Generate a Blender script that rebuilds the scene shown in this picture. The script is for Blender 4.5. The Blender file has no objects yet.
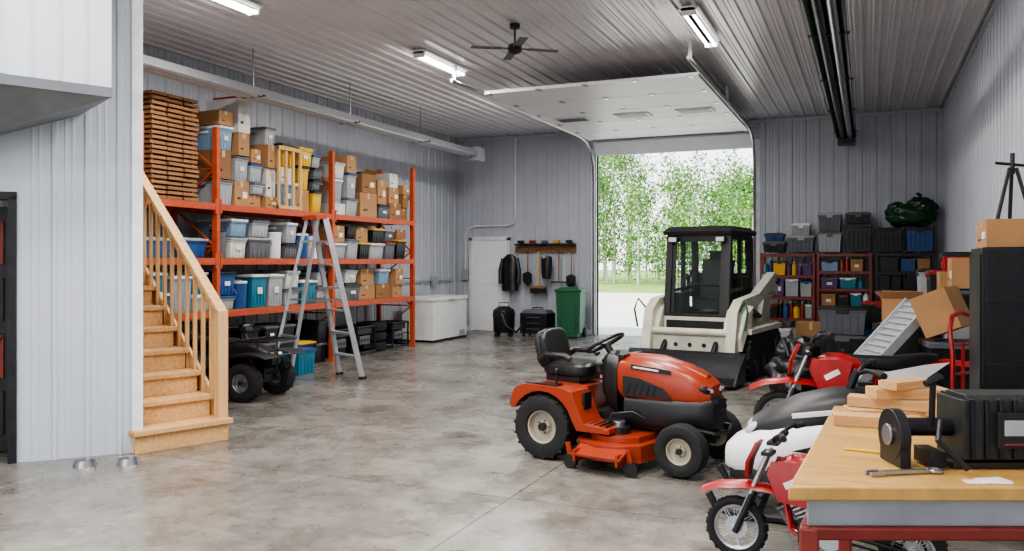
import bpy, math, random
from mathutils import Vector, Matrix, Euler, noise as mnoise
R=random.Random(7)
PI=math.pi
def S(r,g,b):
    def f(c):
        c/=255.0
        return c/12.92 if c<=.04045 else ((c+.055)/1.055)**2.4
    return (f(r),f(g),f(b))
# ------------------------------------------------------------ materials
def M(name,c,rough=.5,metal=0,var=.12,scale=6,bump=0,emit=0,alpha=1,trans=0,stretch=None,spec=None,bscale=None):
    m=bpy.data.materials.new(name); m.use_nodes=True
    nt=m.node_tree; b=nt.nodes['Principled BSDF']
    tc=nt.nodes.new('ShaderNodeTexCoord'); mp=nt.nodes.new('ShaderNodeMapping')
    nt.links.new(tc.outputs['Object'],mp.inputs['Vector'])
    if stretch: mp.inputs['Scale'].default_value=stretch
    n=nt.nodes.new('ShaderNodeTexNoise'); n.inputs['Scale'].default_value=scale; n.inputs['Detail'].default_value=5
    nt.links.new(mp.outputs['Vector'],n.inputs['Vector'])
    r=nt.nodes.new('ShaderNodeValToRGB')
    r.color_ramp.elements[0].position=.3; r.color_ramp.elements[1].position=.7
    r.color_ramp.elements[0].color=tuple(max(0,x*(1-var)) for x in c)+(1,)
    r.color_ramp.elements[1].color=tuple(min(1,x*(1+var)) for x in c)+(1,)
    nt.links.new(n.outputs['Fac'],r.inputs['Fac']); nt.links.new(r.outputs['Color'],b.inputs['Base Color'])
    b.inputs['Roughness'].default_value=rough; b.inputs['Metallic'].default_value=metal
    if spec is not None: b.inputs['Specular IOR Level'].default_value=spec
    if trans: b.inputs['Transmission Weight'].default_value=trans
    if alpha<1: b.inputs['Alpha'].default_value=alpha
    if emit:
        b.inputs['Emission Color'].default_value=tuple(c)+(1,); b.inputs['Emission Strength'].default_value=emit
    if bump:
        bn=nt.nodes.new('ShaderNodeBump'); bn.inputs['Strength'].default_value=bump; bn.inputs['Distance'].default_value=.01
        n2=n
        if bscale:
            n2=nt.nodes.new('ShaderNodeTexNoise'); n2.inputs['Scale'].default_value=bscale; n2.inputs['Detail'].default_value=4
            nt.links.new(mp.outputs['Vector'],n2.inputs['Vector'])
        nt.links.new(n2.outputs['Fac'],bn.inputs['Height']); nt.links.new(bn.outputs['Normal'],b.inputs['Normal'])
    return m
wallM=M('white_steel_panel',S(186,193,202),.35,.0,.04,1.5,.05)
wallB=M('grey_steel_panel',S(184,188,198),.36,.0,.05,1.5,.05)
ceilM=M('ceiling_steel_panel',S(214,210,213),.28,.0,.05,1.5)
trimM=M('white_trim',S(222,225,229),.4)
whiteM=M('white_enamel',S(228,229,227),.35,0,.05)
doorM=M('door_panel_white',S(240,241,242),.4,0,.03,3)
blackM=M('black_plastic',S(26,26,28),.42,0,.2,20)
rubM=M('rubber',S(30,30,31),.8,0,.3,30,.3)
dkM=M('dark_steel',S(46,46,50),.4,.6,.2,12)
greyM=M('grey_plastic',S(92,96,102),.5)
lgreyM=M('light_grey_plastic',S(158,162,166),.5)
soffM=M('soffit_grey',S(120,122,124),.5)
steelM=M('bare_steel',S(165,165,168),.3,.9,.1,15)
alM=M('aluminium',S(196,198,202),.35,.7,.08,15)
rackO=M('rack_orange_paint',S(182,78,44),.5,0,.15,12)
orM=M('mower_orange_paint',S(146,54,30),.3,0,.08,6)
redM=M('red_plastic',S(152,28,28),.33,0,.12,8)
dredM=M('dark_red_paint',S(122,44,36),.45,0,.15,8)
blueM=M('blue_plastic',S(34,76,134),.45,0,.1,6)
lblueM=M('pale_blue_plastic',S(120,150,176),.45,0,.1,6)
tealM=M('teal_plastic',S(36,112,138),.45)
greenM=M('green_plastic',S(22,88,56),.5,0,.12,6)
purpM=M('purple_plastic',S(84,56,112),.5,0,.12,6)
yelM=M('yellow_plastic',S(215,170,44),.45)
cardM=M('cardboard',S(170,128,88),.85,0,.1,4)
card2M=M('cardboard_dark',S(142,102,66),.85,0,.1,4)
tapeM=M('packing_tape',S(200,175,130),.35)
wcardM=M('white_carton',S(205,203,198),.7)
pineM=M('pine_wood',S(200,158,108),.6,0,.2,3,.1,stretch=(1,14,14))
pineV=M('pine_wood_vertical',S(204,164,114),.6,0,.16,3,.1,stretch=(14,14,1))
darkwM=M('aged_lumber',S(146,104,68),.75,0,.3,3,.2,stretch=(14,1,14))
benchM=M('bench_top_wood',S(194,152,86),.34,0,.18,2.5,.05,stretch=(2,14,4))
skidW=M('loader_white_paint',S(198,196,180),.45,0,.14,5)
cabgM=M('cab_glass',S(70,78,80),.05,0,.05,4,alpha=.25)
seatM=M('black_vinyl',S(24,24,26),.36,0,.2,12,.15,bscale=120)
lampM=M('fluorescent_tube',(1,.98,.95),.4,emit=12)
lensM=M('headlight_lens',S(190,190,195),.1,0,.05)
gardM=M('garbage_bag',S(30,68,42),.25,0,.3,6,.5)
bagM=M('black_bag',S(20,20,22),.35,0,.4,6,.8)
paperM=M('paper',S(228,226,220),.8)
hiM=M('yellow_handle',S(230,190,60),.5)
def floor_mat():
    m=bpy.data.materials.new('concrete'); m.use_nodes=True; nt=m.node_tree; b=nt.nodes['Principled BSDF']; L=nt.links.new
    g=nt.nodes.new('ShaderNodeTexCoord')
    def noise(s,d=6,ro=.6):
        n=nt.nodes.new('ShaderNodeTexNoise'); n.inputs['Scale'].default_value=s; n.inputs['Detail'].default_value=d; n.inputs['Roughness'].default_value=ro
        L(g.outputs['Object'],n.inputs['Vector']); return n
    def ramp(n,p0,c0,p1,c1):
        r=nt.nodes.new('ShaderNodeValToRGB'); e=r.color_ramp.elements
        e[0].position=p0;e[0].color=tuple(c0)+(1,);e[1].position=p1;e[1].color=tuple(c1)+(1,)
        L(n.outputs[0],r.inputs['Fac']); return r
    a=ramp(noise(.6,8,.7),.36,S(98,95,91),.64,S(146,142,135))
    f=ramp(noise(4,9,.8),.36,(.68,.67,.66),.60,(1.06,1.06,1.05))
    st=ramp(noise(1.3,8,.8),.52,(1,1,1),.66,(.56,.52,.46))
    sc=ramp(noise(11,4,.6),.58,(1,1,1),.70,(1.3,1.29,1.26))
    fine=ramp(noise(60,3,.7),.3,(.82,.82,.82),.6,(1.04,1.04,1.04))
    cur=a
    for o in (f,st,sc,fine):
        mx=nt.nodes.new('ShaderNodeMix'); mx.data_type='RGBA'; mx.blend_type='MULTIPLY'; mx.inputs['Factor'].default_value=1
        L(cur.outputs[2] if cur.bl_idname=='ShaderNodeMix' else cur.outputs[0],mx.inputs[6]); L(o.outputs[0],mx.inputs[7]); cur=mx
    sep=nt.nodes.new('ShaderNodeSeparateXYZ'); L(g.outputs['Object'],sep.inputs[0])
    def line(idx,off,per,w):
        ad=nt.nodes.new('ShaderNodeMath'); ad.operation='ADD'; ad.inputs[1].default_value=off; L(sep.outputs[idx],ad.inputs[0])
        wr=nt.nodes.new('ShaderNodeMath'); wr.operation='WRAP'; wr.inputs[1].default_value=-per/2; wr.inputs[2].default_value=per/2; L(ad.outputs[0],wr.inputs[0])
        ab=nt.nodes.new('ShaderNodeMath'); ab.operation='ABSOLUTE'; L(wr.outputs[0],ab.inputs[0])
        lt=nt.nodes.new('ShaderNodeMath'); lt.operation='LESS_THAN'; lt.inputs[1].default_value=w; L(ab.outputs[0],lt.inputs[0]); return lt
    l1=line(0,2.16,3.4,.006); l2=line(1,-5.0,4.6,.006)
    mxx=nt.nodes.new('ShaderNodeMath'); mxx.operation='MAXIMUM'; L(l1.outputs[0],mxx.inputs[0]); L(l2.outputs[0],mxx.inputs[1])
    fin=nt.nodes.new('ShaderNodeMix'); fin.data_type='RGBA'; L(mxx.outputs[0],fin.inputs['Factor']); L(cur.outputs[2],fin.inputs[6]); fin.inputs[7].default_value=(.07,.065,.06,1)
    L(fin.outputs[2],b.inputs['Base Color'])
    rr=nt.nodes.new('ShaderNodeMapRange'); rr.inputs[1].default_value=.3; rr.inputs[2].default_value=.7; rr.inputs[3].default_value=.14; rr.inputs[4].default_value=.42; L(noise(2.0).outputs[0],rr.inputs[0]); L(rr.outputs[0],b.inputs['Roughness'])
    b.inputs['Specular IOR Level'].default_value=.6
    bn=nt.nodes.new('ShaderNodeBump'); bn.inputs['Strength'].default_value=.10; bn.inputs['Distance'].default_value=.008; L(noise(14).outputs[0],bn.inputs['Height']); L(bn.outputs[0],b.inputs['Normal'])
    return m
concM=floor_mat()
# ------------------------------------------------------------ mesh builder
def basis(axis):
    return Vector(axis).normalized().to_track_quat('Z','Y').to_matrix()
class MB:
    def __init__(s): s.v=[];s.f=[];s.m=[];s.mats=[]
    def mi(s,mat):
        if mat not in s.mats: s.mats.append(mat)
        return s.mats.index(mat)
    def add(s,vs,fs,mat):
        o=len(s.v); i=s.mi(mat)
        s.v+= [tuple(v) for v in vs]
        for f in fs: s.f.append(tuple(o+k for k in f)); s.m.append(i)
    def box(s,c,d,mat,rot=None,tx=1,ty=1):
        hx,hy,hz=d[0]/2,d[1]/2,d[2]/2
        vs=[Vector((x*hx*(1 if z<0 else tx),y*hy*(1 if z<0 else ty),z*hz)) for z in(-1,1) for y in(-1,1) for x in(-1,1)]
        if rot: 
            rm=Euler(rot).to_matrix(); vs=[rm@v for v in vs]
        c=Vector(c); vs=[v+c for v in vs]
        s.add(vs,[(0,2,3,1),(4,5,7,6),(0,1,5,4),(2,6,7,3),(0,4,6,2),(1,3,7,5)],mat)
    def bb(s,x0,x1,y0,y1,z0,z1,mat): s.box(((x0+x1)/2,(y0+y1)/2,(z0+z1)/2),(x1-x0,y1-y0,z1-z0),mat)
    def beam(s,p0,p1,w,h,mat):
        p0=Vector(p0);p1=Vector(p1);d=p1-p0;q=d.to_track_quat('X','Z').to_matrix();c=(p0+p1)/2
        L=d.length/2; vs=[q@Vector((x*L,y*w/2,z*h/2))+c for z in(-1,1) for y in(-1,1) for x in(-1,1)]
        s.add(vs,[(0,2,3,1),(4,5,7,6),(0,1,5,4),(2,6,7,3),(0,4,6,2),(1,3,7,5)],mat)
    def cyl(s,p0,p1,r0,mat,r1=None,n=16):
        if r1 is None:r1=r0
        p0=Vector(p0);p1=Vector(p1);q=basis(p1-p0)
        vs=[]
        for p,r in((p0,r0),(p1,r1)):
            for i in range(n): a=2*PI*i/n; vs.append(p+q@Vector((r*math.cos(a),r*math.sin(a),0)))
        fs=[(i,(i+1)%n,n+(i+1)%n,n+i) for i in range(n)]+[tuple(range(n-1,-1,-1)),tuple(range(n,2*n))]
        s.add(vs,fs,mat)
    def tube(s,pts,r,mat,n=8,closed=False):
        pts=[Vector(p) for p in pts];N=len(pts);vs=[];up=None
        for i,p in enumerate(pts):
            if closed: t=pts[(i+1)%N]-pts[i-1]
            else: t=pts[min(i+1,N-1)]-pts[max(i-1,0)]
            t.normalize()
            if up is None:
                up=Vector((0,0,1)) if abs(t.z)<.9 else Vector((1,0,0))
            a=up-t*up.dot(t)
            if a.length<1e-4: a=Vector((1,0,0))-t*t.x
            a.normalize();b=t.cross(a);up=a
            for k in range(n):
                an=2*PI*k/n;vs.append(p+a*(r*math.cos(an))+b*(r*math.sin(an)))
        fs=[]
        for i in range(N if closed else N-1):
            j=(i+1)%N
            for k in range(n): fs.append((i*n+k,i*n+(k+1)%n,j*n+(k+1)%n,j*n+k))
        if not closed: fs+=[tuple(range(n-1,-1,-1)),tuple((N-1)*n+k for k in range(n))]
        s.add(vs,fs,mat)
    def torus(s,c,axis,Rr,r,mat,n=28,m=8):
        q=basis(axis);c=Vector(c)
        s.tube([c+q@Vector((Rr*math.cos(2*PI*i/n),Rr*math.sin(2*PI*i/n),0)) for i in range(n)],r,mat,m,True)
    def lathe(s,prof,c,axis,mat,n=28,closed=False):
        q=basis(axis);c=Vector(c);K=len(prof);vs=[]
        for i in range(n):
            a=2*PI*i/n
            for r,h in prof: vs.append(c+q@Vector((r*math.cos(a),r*math.sin(a),h)))
        fs=[]
        for i in range(n):
            j=(i+1)%n
            for k in range(K if closed else K-1):
                l=(k+1)%K
                fs.append((i*K+k,j*K+k,j*K+l,i*K+l))
        s.add(vs,fs,mat)
    def ell(s,c,r,mat,nu=16,nv=10,rot=None,pw=1.0,disp=0,seed=0,freq=2.5):
        vs=[];c=Vector(c);rm=Euler(rot).to_matrix() if rot else Matrix.Identity(3)
        sp=lambda x:math.copysign(abs(x)**pw,x)
        L=[]
        for j in range(1,nv):
            ph=PI*j/nv
            for i in range(nu):
                a=2*PI*i/nu;L.append(Vector((sp(math.sin(ph))*sp(math.cos(a)),sp(math.sin(ph))*sp(math.sin(a)),sp(math.cos(ph)))))
        t=len(L);L.append(Vector((0,0,1)));L.append(Vector((0,0,-1)))
        for u in L:
            k=1
            if disp: k=1+disp*(mnoise.noise(u*freq+Vector((seed,0,0)))+.35*mnoise.noise(u*freq*2.6+Vector((0,seed,0))))
            vs.append(c+rm@Vector((u.x*r[0]*k,u.y*r[1]*k,u.z*r[2]*k)))
        fs=[]
        for j in range(nv-2):
            for i in range(nu): fs.append((j*nu+i,(j+1)*nu+i,(j+1)*nu+(i+1)%nu,j*nu+(i+1)%nu))
        for i in range(nu):
            fs.append((t,i,(i+1)%nu)); fs.append((t+1,(nv-2)*nu+(i+1)%nu,(nv-2)*nu+i))
        s.add(vs,fs,mat)
    def prism(s,poly,axis,w0,w1,mat):
        n=len(poly);vs=[]
        for w in(w0,w1):
            for a,b in poly: vs.append({'y':(a,w,b),'x':(w,a,b),'z':(a,b,w)}[axis])
        fs=[(i,(i+1)%n,n+(i+1)%n,n+i) for i in range(n)]+[tuple(range(n-1,-1,-1)),tuple(range(n,2*n))]
        s.add(vs,fs,mat)
    def loft(s,rings,mat,cap=True):
        n=len(rings[0]);vs=[p for r in rings for p in r];fs=[]
        for j in range(len(rings)-1):
            for i in range(n): fs.append((j*n+i,j*n+(i+1)%n,(j+1)*n+(i+1)%n,(j+1)*n+i))
        if cap: fs+=[tuple(range(n-1,-1,-1)),tuple((len(rings)-1)*n+i for i in range(n))]
        s.add(vs,fs,mat)
    def obj(s,name,loc=(0,0,0),rz=0,bev=0,sharp=38,sc=1,rot=None,fix=True):
        me=bpy.data.meshes.new(name);me.from_pydata(s.v,[],s.f)
        for m in s.mats: me.materials.append(m)
        me.polygons.foreach_set('material_index',s.m)
        me.update()
        if fix:
            import bmesh
            bm=bmesh.new();bm.from_mesh(me);bmesh.ops.recalc_face_normals(bm,faces=bm.faces);bm.to_mesh(me);bm.free()
        me.shade_smooth();me.set_sharp_from_angle(angle=math.radians(sharp))
        o=bpy.data.objects.new(name,me);bpy.context.collection.objects.link(o)
        o.location=loc;o.rotation_euler=rot if rot else (0,0,rz);o.scale=(sc,sc,sc)
        if bev:
            b=o.modifiers.new('bevel','BEVEL');b.width=bev;b.segments=2;b.limit_method='ANGLE';b.angle_limit=math.radians(50)
        return o
def ring_x(x,hw,z0,z1,n=20,p=3.0,y=0):
    out=[]
    for i in range(n):
        a=2*PI*i/n;ca,sa=math.cos(a),math.sin(a)
        out.append((x,y+hw*math.copysign(abs(ca)**(2/p),ca),(z0+z1)/2+(z1-z0)/2*math.copysign(abs(sa)**(2/p),sa)))
    return out
def wheel(b,c,axis,Ro,W,rim,rimM_,lugs=0,spokes=0,hubr=.04):
    h=W/2
    prof=[(rim,-h*.8),(rim+.01,-h*.95),(rim+(Ro-rim)*.5,-h*1.08),(Ro*.94,-h*.95),(Ro*.985,-h*.6),(Ro,0),(Ro*.985,h*.6),(Ro*.94,h*.95),(rim+(Ro-rim)*.5,h*1.08),(rim+.01,h*.95),(rim,h*.8)]
    b.lathe(prof,c,axis,rubM,32,True)
    q=basis(axis);c=Vector(c)
    if lugs:
        for i in range(lugs):
            for sgn in(-1,1):
                a=2*PI*(i+(.5 if sgn>0 else 0))/lugs
                ra=q@Vector((math.cos(a),math.sin(a),0));ta=q@Vector((-math.sin(a),math.cos(a),0));ax=q@Vector((0,0,1))
                p0=c+ra*(Ro*.985)+ax*(sgn*h*.08);p1=c+ra*(Ro*.95)+ax*(sgn*h*.95)+ta*(Ro*.10)
                b.beam(p0,p1,Ro*.09,Ro*.06,rubM)
    if spokes:
        b.lathe([(rim,-h*.5),(rim-.012,-h*.3),(rim-.016,0),(rim-.012,h*.3),(rim,h*.5)],c,axis,rimM_,32)
        ax=q@Vector((0,0,1));b.cyl(c-ax*W*.6,c+ax*W*.6,hubr,rimM_,n=14)
        for i in range(spokes):
            a=2*PI*i/spokes;a2=a+(.35 if i%2 else -.35);sg=1 if (i//2)%2 else -1
            b.cyl(c+q@Vector((hubr*math.cos(a),hubr*math.sin(a),sg*W*.35)),c+q@Vector((rim*math.cos(a2),rim*math.sin(a2),0)),.0022*max(1,Ro/.2),rimM_,n=4)
        b.lathe([(hubr,W*.3),(rim*.5,W*.3),(rim*.5,W*.33),(hubr,W*.33)],c,axis,steelM,24,True)
    else:
        for sg in(-1,1):
            b.lathe([(rim,sg*h*.8),(rim*.92,sg*h*.75),(rim*.85,sg*h*.3),(rim*.5,sg*h*.25),(rim*.42,sg*h*.5),(.0001,sg*h*.55)],c,axis,rimM_,28)
            ax=q@Vector((0,0,1))
            b.cyl(c,c+ax*(sg*h*.85),rim*.24,blackM,n=14)
            for i in range(5):
                a=2*PI*i/5;p=c+q@Vector((rim*.36*math.cos(a),rim*.36*math.sin(a),0))
                b.cyl(p+ax*sg*h*.3,p+ax*sg*h*.6,rim*.05,dkM,n=6)
# ------------------------------------------------------------ room shell
XL,XR,YB,YF,ZC=-8.6,1.29,16.95,-3.0,4.37
def profile(L,pitch,depth):
    pts=[(0,0)];x=pitch*.5
    while x+pitch*.3<L:
        w=pitch*.10
        pts+=[(x,0),(x+w*.6,depth),(x+w*1.8,depth),(x+w*2.4,0)]
        for k in(.5,.72):
            xx=x+pitch*k
            if xx+.03<L: pts+=[(xx,0),(xx+.008,depth*.25),(xx+.02,depth*.25),(xx+.028,0)]
        x+=pitch
    pts.append((L,0));return pts
def ribwall(name,p0,p1,z0,z1,mat,pitch=.3,depth=.022,thick=.12):
    """p0->p1 with interior on the left-hand side"""
    b=MB();p0=Vector((p0[0],p0[1],0));p1=Vector((p1[0],p1[1],0));d=(p1-p0);L=d.length;d.normalize();n=Vector((-d.y,d.x,0))
    pr=profile(L,pitch,depth);vs=[]
    for x,h in pr:
        q=p0+d*x+n*h;vs.append((q.x,q.y,z0));vs.append((q.x,q.y,z1))
    k=len(pr);fs=[(2*i,2*i+2,2*i+3,2*i+1) for i in range(k-1)]
    a=p0-n*thick;c=p1-n*thick;o=len(vs)
    vs+=[(a.x,a.y,z0),(a.x,a.y,z1),(c.x,c.y,z0),(c.x,c.y,z1)]
    fs+=[(o,o+1,o+3,o+2),(0,1,o+1,o),(2*k-2,o+2,o+3,2*k-1)]
    fs+=[tuple([2*i for i in range(k)]+[o+2,o]),tuple([2*i+1 for i in range(k)]+[o+3,o+1])]
    b.add(vs,fs,mat);return b.obj(name,sharp=15)
DX0,DX1,DZ=-5.3,-2.07,3.9
ribwall('wall_left',(XL,YB),(XL,YF),0,ZC,wallB)
ribwall('wall_right',(XR,YF),(XR,YB),0,ZC,wallB,.25)
ribwall('wall_back',(DX0,YB),(XL,YB),0,ZC,wallB,.25)
ribwall('wall_back.001',(XR,YB),(DX1,YB),0,ZC,wallB,.25)
ribwall('wall_back.002',(DX1,YB),(DX0,YB),DZ,ZC,wallB)
ribwall('wall_front',(XL,YF),(-6.6,YF),0,ZC,wallB)
ribwall('wall_front.001',(-.6,YF),(XR,YF),0,ZC,wallB)
ribwall('wall_front.002',(-6.6,YF),(-.6,YF),3.7,ZC,wallB)
b=MB();b.bb(XL-.2,XR+.2,YF-.2,YB+.12,-.15,0,concM);b.obj('floor')
b=MB();pr=profile(XR-XL,.21,.028);vs=[];
for x,h in pr: vs+=[(XL+x,YF-.1,ZC-h),(XL+x,YB+.1,ZC-h)]
k=len(pr);fs=[(2*i,2*i+2,2*i+3,2*i+1) for i in range(k-1)];o=len(vs)
vs+=[(XL,YF-.1,ZC+.15),(XL,YB+.1,ZC+.15),(XR,YF-.1,ZC+.15),(XR,YB+.1,ZC+.15)]
fs+=[(o,o+2,o+3,o+1),(0,o,o+1,1),(2*k-2,2*k-1,o+3,o+2)]
b.add(vs,fs,ceilM);b.obj('ceiling',sharp=15,fix=False)
C0=Vector((-5.46,5.02));dW=Vector((-.68,-.735)).normalized()
def wp(d): return (C0.x+dW.x*d,C0.y+dW.y*d)
b0=.87
ribwall('wall_office',C0,wp(b0),0,ZC-.03,wallM,.23,.018,.1)
ribwall('wall_office.001',wp(b0),wp(b0+.95),2.05,ZC-.03,wallM,.23,.018,.1)
ribwall('wall_office.002',wp(b0+.95),wp(b0+2.4),0,ZC-.03,wallM,.23,.018,.1)
sd=Vector((-.933,.361))
ribwall('wall_office.003',(C0.x-.02,C0.y-.02),(C0.x+sd.x*3.1,C0.y+sd.y*3.1),0,2.4,wallM,.23,.012,.02)
ang=math.atan2(-dW.y,-dW.x)
b=MB();b.bb(-.05,.03,-.03,.02,0,ZC-.03,trimM);b.obj('trim_1',(C0.x,C0.y,0),ang)
b=MB()
for x in(0,.93): b.bb(x-.03,x+.03,-.03,.11,0,2.06,dkM)
b.bb(-.03,.96,-.03,.11,2.03,2.09,dkM)
b.obj('door_frame',wp(b0+.95)+(0,),ang)
b=MB();b.bb(.04,.88,.42,.46,.01,2.0,blackM)  # black slab paints in the dark room interior; red panels hint at contents
for i in range(4): b.bb(.1,.82,.40,.42,.15+i*.46,.5+i*.46,dredM if i%2 else blackM)
b.cyl((.78,.42,.95),(.78,.36,.95),.025,steelM)
b.obj('dark_interior_panel',wp(b0+.95)+(0,),ang,.004)
b=MB()
A=Vector((-5.02,4.37,2.74));Bf=A+Vector((-.30,-.63,0))*3.2
cw=wp(.42);dw=wp(2.3);zt_=ZC-.03
v=[A,Bf,Vector((dw[0],dw[1],2.05)),Vector((cw[0],cw[1],2.72)),
   Vector((A.x,A.y,zt_)),Vector((Bf.x,Bf.y,zt_)),Vector((dw[0],dw[1],zt_)),Vector((cw[0],cw[1],zt_))]
b.add(v,[(4,5,6,7),(0,4,5,1),(3,2,6,7),(0,3,7,4),(1,5,6,2)],wallM)
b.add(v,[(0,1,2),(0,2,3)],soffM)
b.beam(A+Vector((0,0,.03)),Bf+Vector((0,0,.03)),.05,.07,greyM)
dd=(Bf-A).normalized()
for i in range(1,12):
    p=A+dd*(i*.17);b.beam(p+Vector((0,0,.07)),(p.x,p.y,zt_),.025,.03,wallM)
b.obj('bulkhead',sharp=20)
b=MB();
for x in(DX0-.06,DX1+.06): b.bb(x-.06,x+.06,YB-.04,YB+.13,0,DZ+.06,trimM)
b.bb(DX0,DX1,YB-.04,YB+.13,DZ,DZ+.1,trimM);b.obj('trim_2')
b=MB();b.bb(XL,XR,YB-.05,YB,ZC-.08,ZC-.03,wallB);b.obj('trim_3')
b=MB();b.bb(XR-.05,XR,YF,YB,ZC-.08,ZC-.03,wallB);b.obj('trim_4')
b=MB();b.bb(XL,DX0-.12,YB-.03,YB,0,.1,trimM);b.obj('baseboard_back')
# overhead sectional door (open)
b=MB();zd=4.06
ys=11.25;sec=1.02
for i in range(5):
    y0=ys+i*sec;b.bb(DX0+.02,DX1-.02,y0+.008,y0+sec-.008,zd,zd+.05,doorM)
    for x in(DX0+.12,DX0+.9,(DX0+DX1)/2,DX1-.9,DX1-.12):
        b.bb(x-.035,x+.035,y0-.07,y0+.07,zd-.012,zd,steelM)
    b.bb(DX0+.02,DX0+.1,y0,y0+sec,zd-.008,zd,doorM);b.bb(DX1-.1,DX1-.02,y0,y0+sec,zd-.008,zd,doorM)
for x in(-4.75,-3.68,-2.62):
    yy=ys+2*sec+.33
    b.bb(x-.3,x+.3,yy,yy+.4,zd-.02,zd,trimM);b.bb(x-.25,x+.25,yy+.05,yy+.35,zd-.025,zd-.019,dkM)
b.box(((DX0+DX1)/2,YB-.2,zd-.13),(DX1-DX0-.04,.36,.05),doorM,rot=(-.75,0,0))
b.obj('overhead_door',bev=.003)
b=MB()
for x in(DX0-.03,DX1+.03):
    b.tube([(x,10.3,zd+.02),(x,15.9,zd+.02),(x,16.3,zd-.03),(x,16.6,zd-.18),(x,16.78,zd-.45),(x,16.82,zd-.8),(x,16.82,.02)],.028,steelM,6)
    b.beam((x,10.4,zd),(x,10.4,ZC-.04),.04,.04,steelM);b.beam((x,13.4,zd),(x,13.4,ZC-.04),.04,.04,steelM)
b.cyl((DX0-.1,16.72,4.16),(DX1+.1,16.72,4.16),.02,steelM,n=10)
b.cyl((DX0+.5,16.72,4.16),(DX0+1.1,16.72,4.16),.045,dkM,n=12);b.cyl((DX1-1.1,16.72,4.16),(DX1-.5,16.72,4.16),.045,dkM,n=12)
b.obj('overhead_door_track')
b=MB();x0,x1=-8.22,-7.36;yw=YB-.035
b.bb(x0-.07,x0,yw-.04,yw+.02,0,2.1,trimM);b.bb(x1,x1+.07,yw-.04,yw+.02,0,2.1,trimM);b.bb(x0-.07,x1+.07,yw-.04,yw+.02,2.03,2.12,trimM)
b.bb(x0,x1,yw-.02,yw+.01,.01,2.03,doorM)
for z0,z1 in((.2,.9),(1.05,1.85)):
    for xa in(x0+.12,x0+.48): b.bb(xa,xa+.27,yw-.028,yw-.02,z0,z1,doorM)
b.cyl((x1-.08,yw-.02,1.0),(x1-.08,yw-.07,1.0),.03,dkM);b.cyl((x1-.08,yw-.02,1.15),(x1-.08,yw-.04,1.15),.03,dkM)
b.obj('door_1',bev=.003)
b=MB();yy=YB-.075
b.tube([(-7.15,yy,4.28),(-7.15,yy,2.55),(-7.18,yy,2.42),(-7.3,yy,2.36),(-8.15,yy,2.36),(-8.3,yy,2.3),(-8.38,yy,2.15),(-8.38,yy,1.4)],.02,trimM)
b.bb(-8.46,-8.3,yy-.03,YB-.03,1.15,1.4,lgreyM);b.obj('wall_conduit')
b=MB();xx=XL+.06
b.tube([(xx,13.6,1.15),(xx,16.5,1.15)],.018,lgreyM);b.bb(xx-.03,xx+.06,15.6,15.75,1.05,1.25,lgreyM);b.obj('conduit_run')
# ------------------------------------------------------------ ceiling fixtures
def strip(x,y,L=1.24,rz=0,lit=55,name='fluorescent_light'):
    b=MB();b.bb(-.07,.07,-L/2,L/2,-.05,0,trimM);b.prism([(-.07,-.05),(.07,-.05),(.12,-.02),(-.12,-.02)],'y',-L/2,L/2,whiteM)
    for sx in(-.045,.045): b.cyl((sx,-L/2+.03,-.075),(sx,L/2-.03,-.075),.018,lampM,n=10)
    for sy in(-L/2+.015,L/2-.015): b.bb(-.08,.08,sy-.015,sy+.015,-.1,-.04,whiteM)
    b.obj(name,(x,y,ZC-.032),rz)
    l=bpy.data.lights.new('strip_lamp','AREA');l.shape='RECTANGLE';l.size=.14;l.size_y=L;l.energy=lit;l.color=(1,.965,.92)
    o=bpy.data.objects.new('strip_lamp',l);bpy.context.collection.objects.link(o);o.location=(x,y,ZC-.145)
strip(-5.42,10.15,lit=90);strip(-1.80,9.8,1.5,lit=85)
strip(-6.15,6.6,lit=95);strip(-5.62,13.2,1.24,lit=85)
for x,y in((-6,1.0),(-3.5,1.0),(-.6,1.0),(-4.3,3.0),(-2.6,4.6),(-.6,4.6)): strip(x,y,lit=100)  # added strips out of the camera's view, fill light for the room
strip(-2.2,6.8,lit=95)  # another added strip above the frame, fill light over the mid floor
def heater(x,z,y0,y1,dark,name='radiant_tube_heater'):
    b=MB();m=dkM if dark else alM
    P=[(-.17,-.02),(-.15,0),(-.07,.1),(.07,.1),(.15,0),(.17,-.02),(.16,-.03),(.06,.085),(-.06,.085),(-.16,-.03)]
    b.prism(P,'y',y0,y1,m)
    b.cyl((-.06,y0,.0),(-.06,y1+.1,.0),.045,dkM if dark else alM,n=12)
    b.cyl((.06,y0,.0),(.06,y1+.1,.0),.045,alM if not dark else steelM,n=12)
    y=y0+.8
    while y<y1:
        b.beam((0,y,.1),(0,y,ZC-z-.04),.012,.012,dkM if dark else steelM);b.bb(-.19,.19,y-.02,y+.02,-.03,-.01,dkM);y+=2.2
    b.bb(-.15,.15,y1+.05,y1+.4,-.12,.15,lgreyM if not dark else dkM)
    return b.obj(name,(x,0,z))
heater(-.35,3.8,3.5,16.0,True);heater(-7.35,3.72,5.6,15.0,False)
b=MB();b.cyl((0,0,0),(0,0,-.05),.06,dkM);b.cyl((0,0,0),(0,0,-.3),.012,dkM,n=8)
b.lathe([(0.001,-.22),(.05,-.23),(.08,-.26),(.085,-.31),(.065,-.34),(.001,-.36)],(0,0,0),(0,0,1),dkM)
for i in range(4):
    a=i*PI/2+.6;c,s_=math.cos(a),math.sin(a)
    b.beam((c*.07,s_*.07,-.29),(c*.18,s_*.18,-.29),.03,.01,dkM);b.beam((c*.16,s_*.16,-.29),(c*.52,s_*.52,-.295),.1,.008,greyM)
b.obj('ceiling_fan',(-3.8,8.95,ZC-.032))
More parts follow.
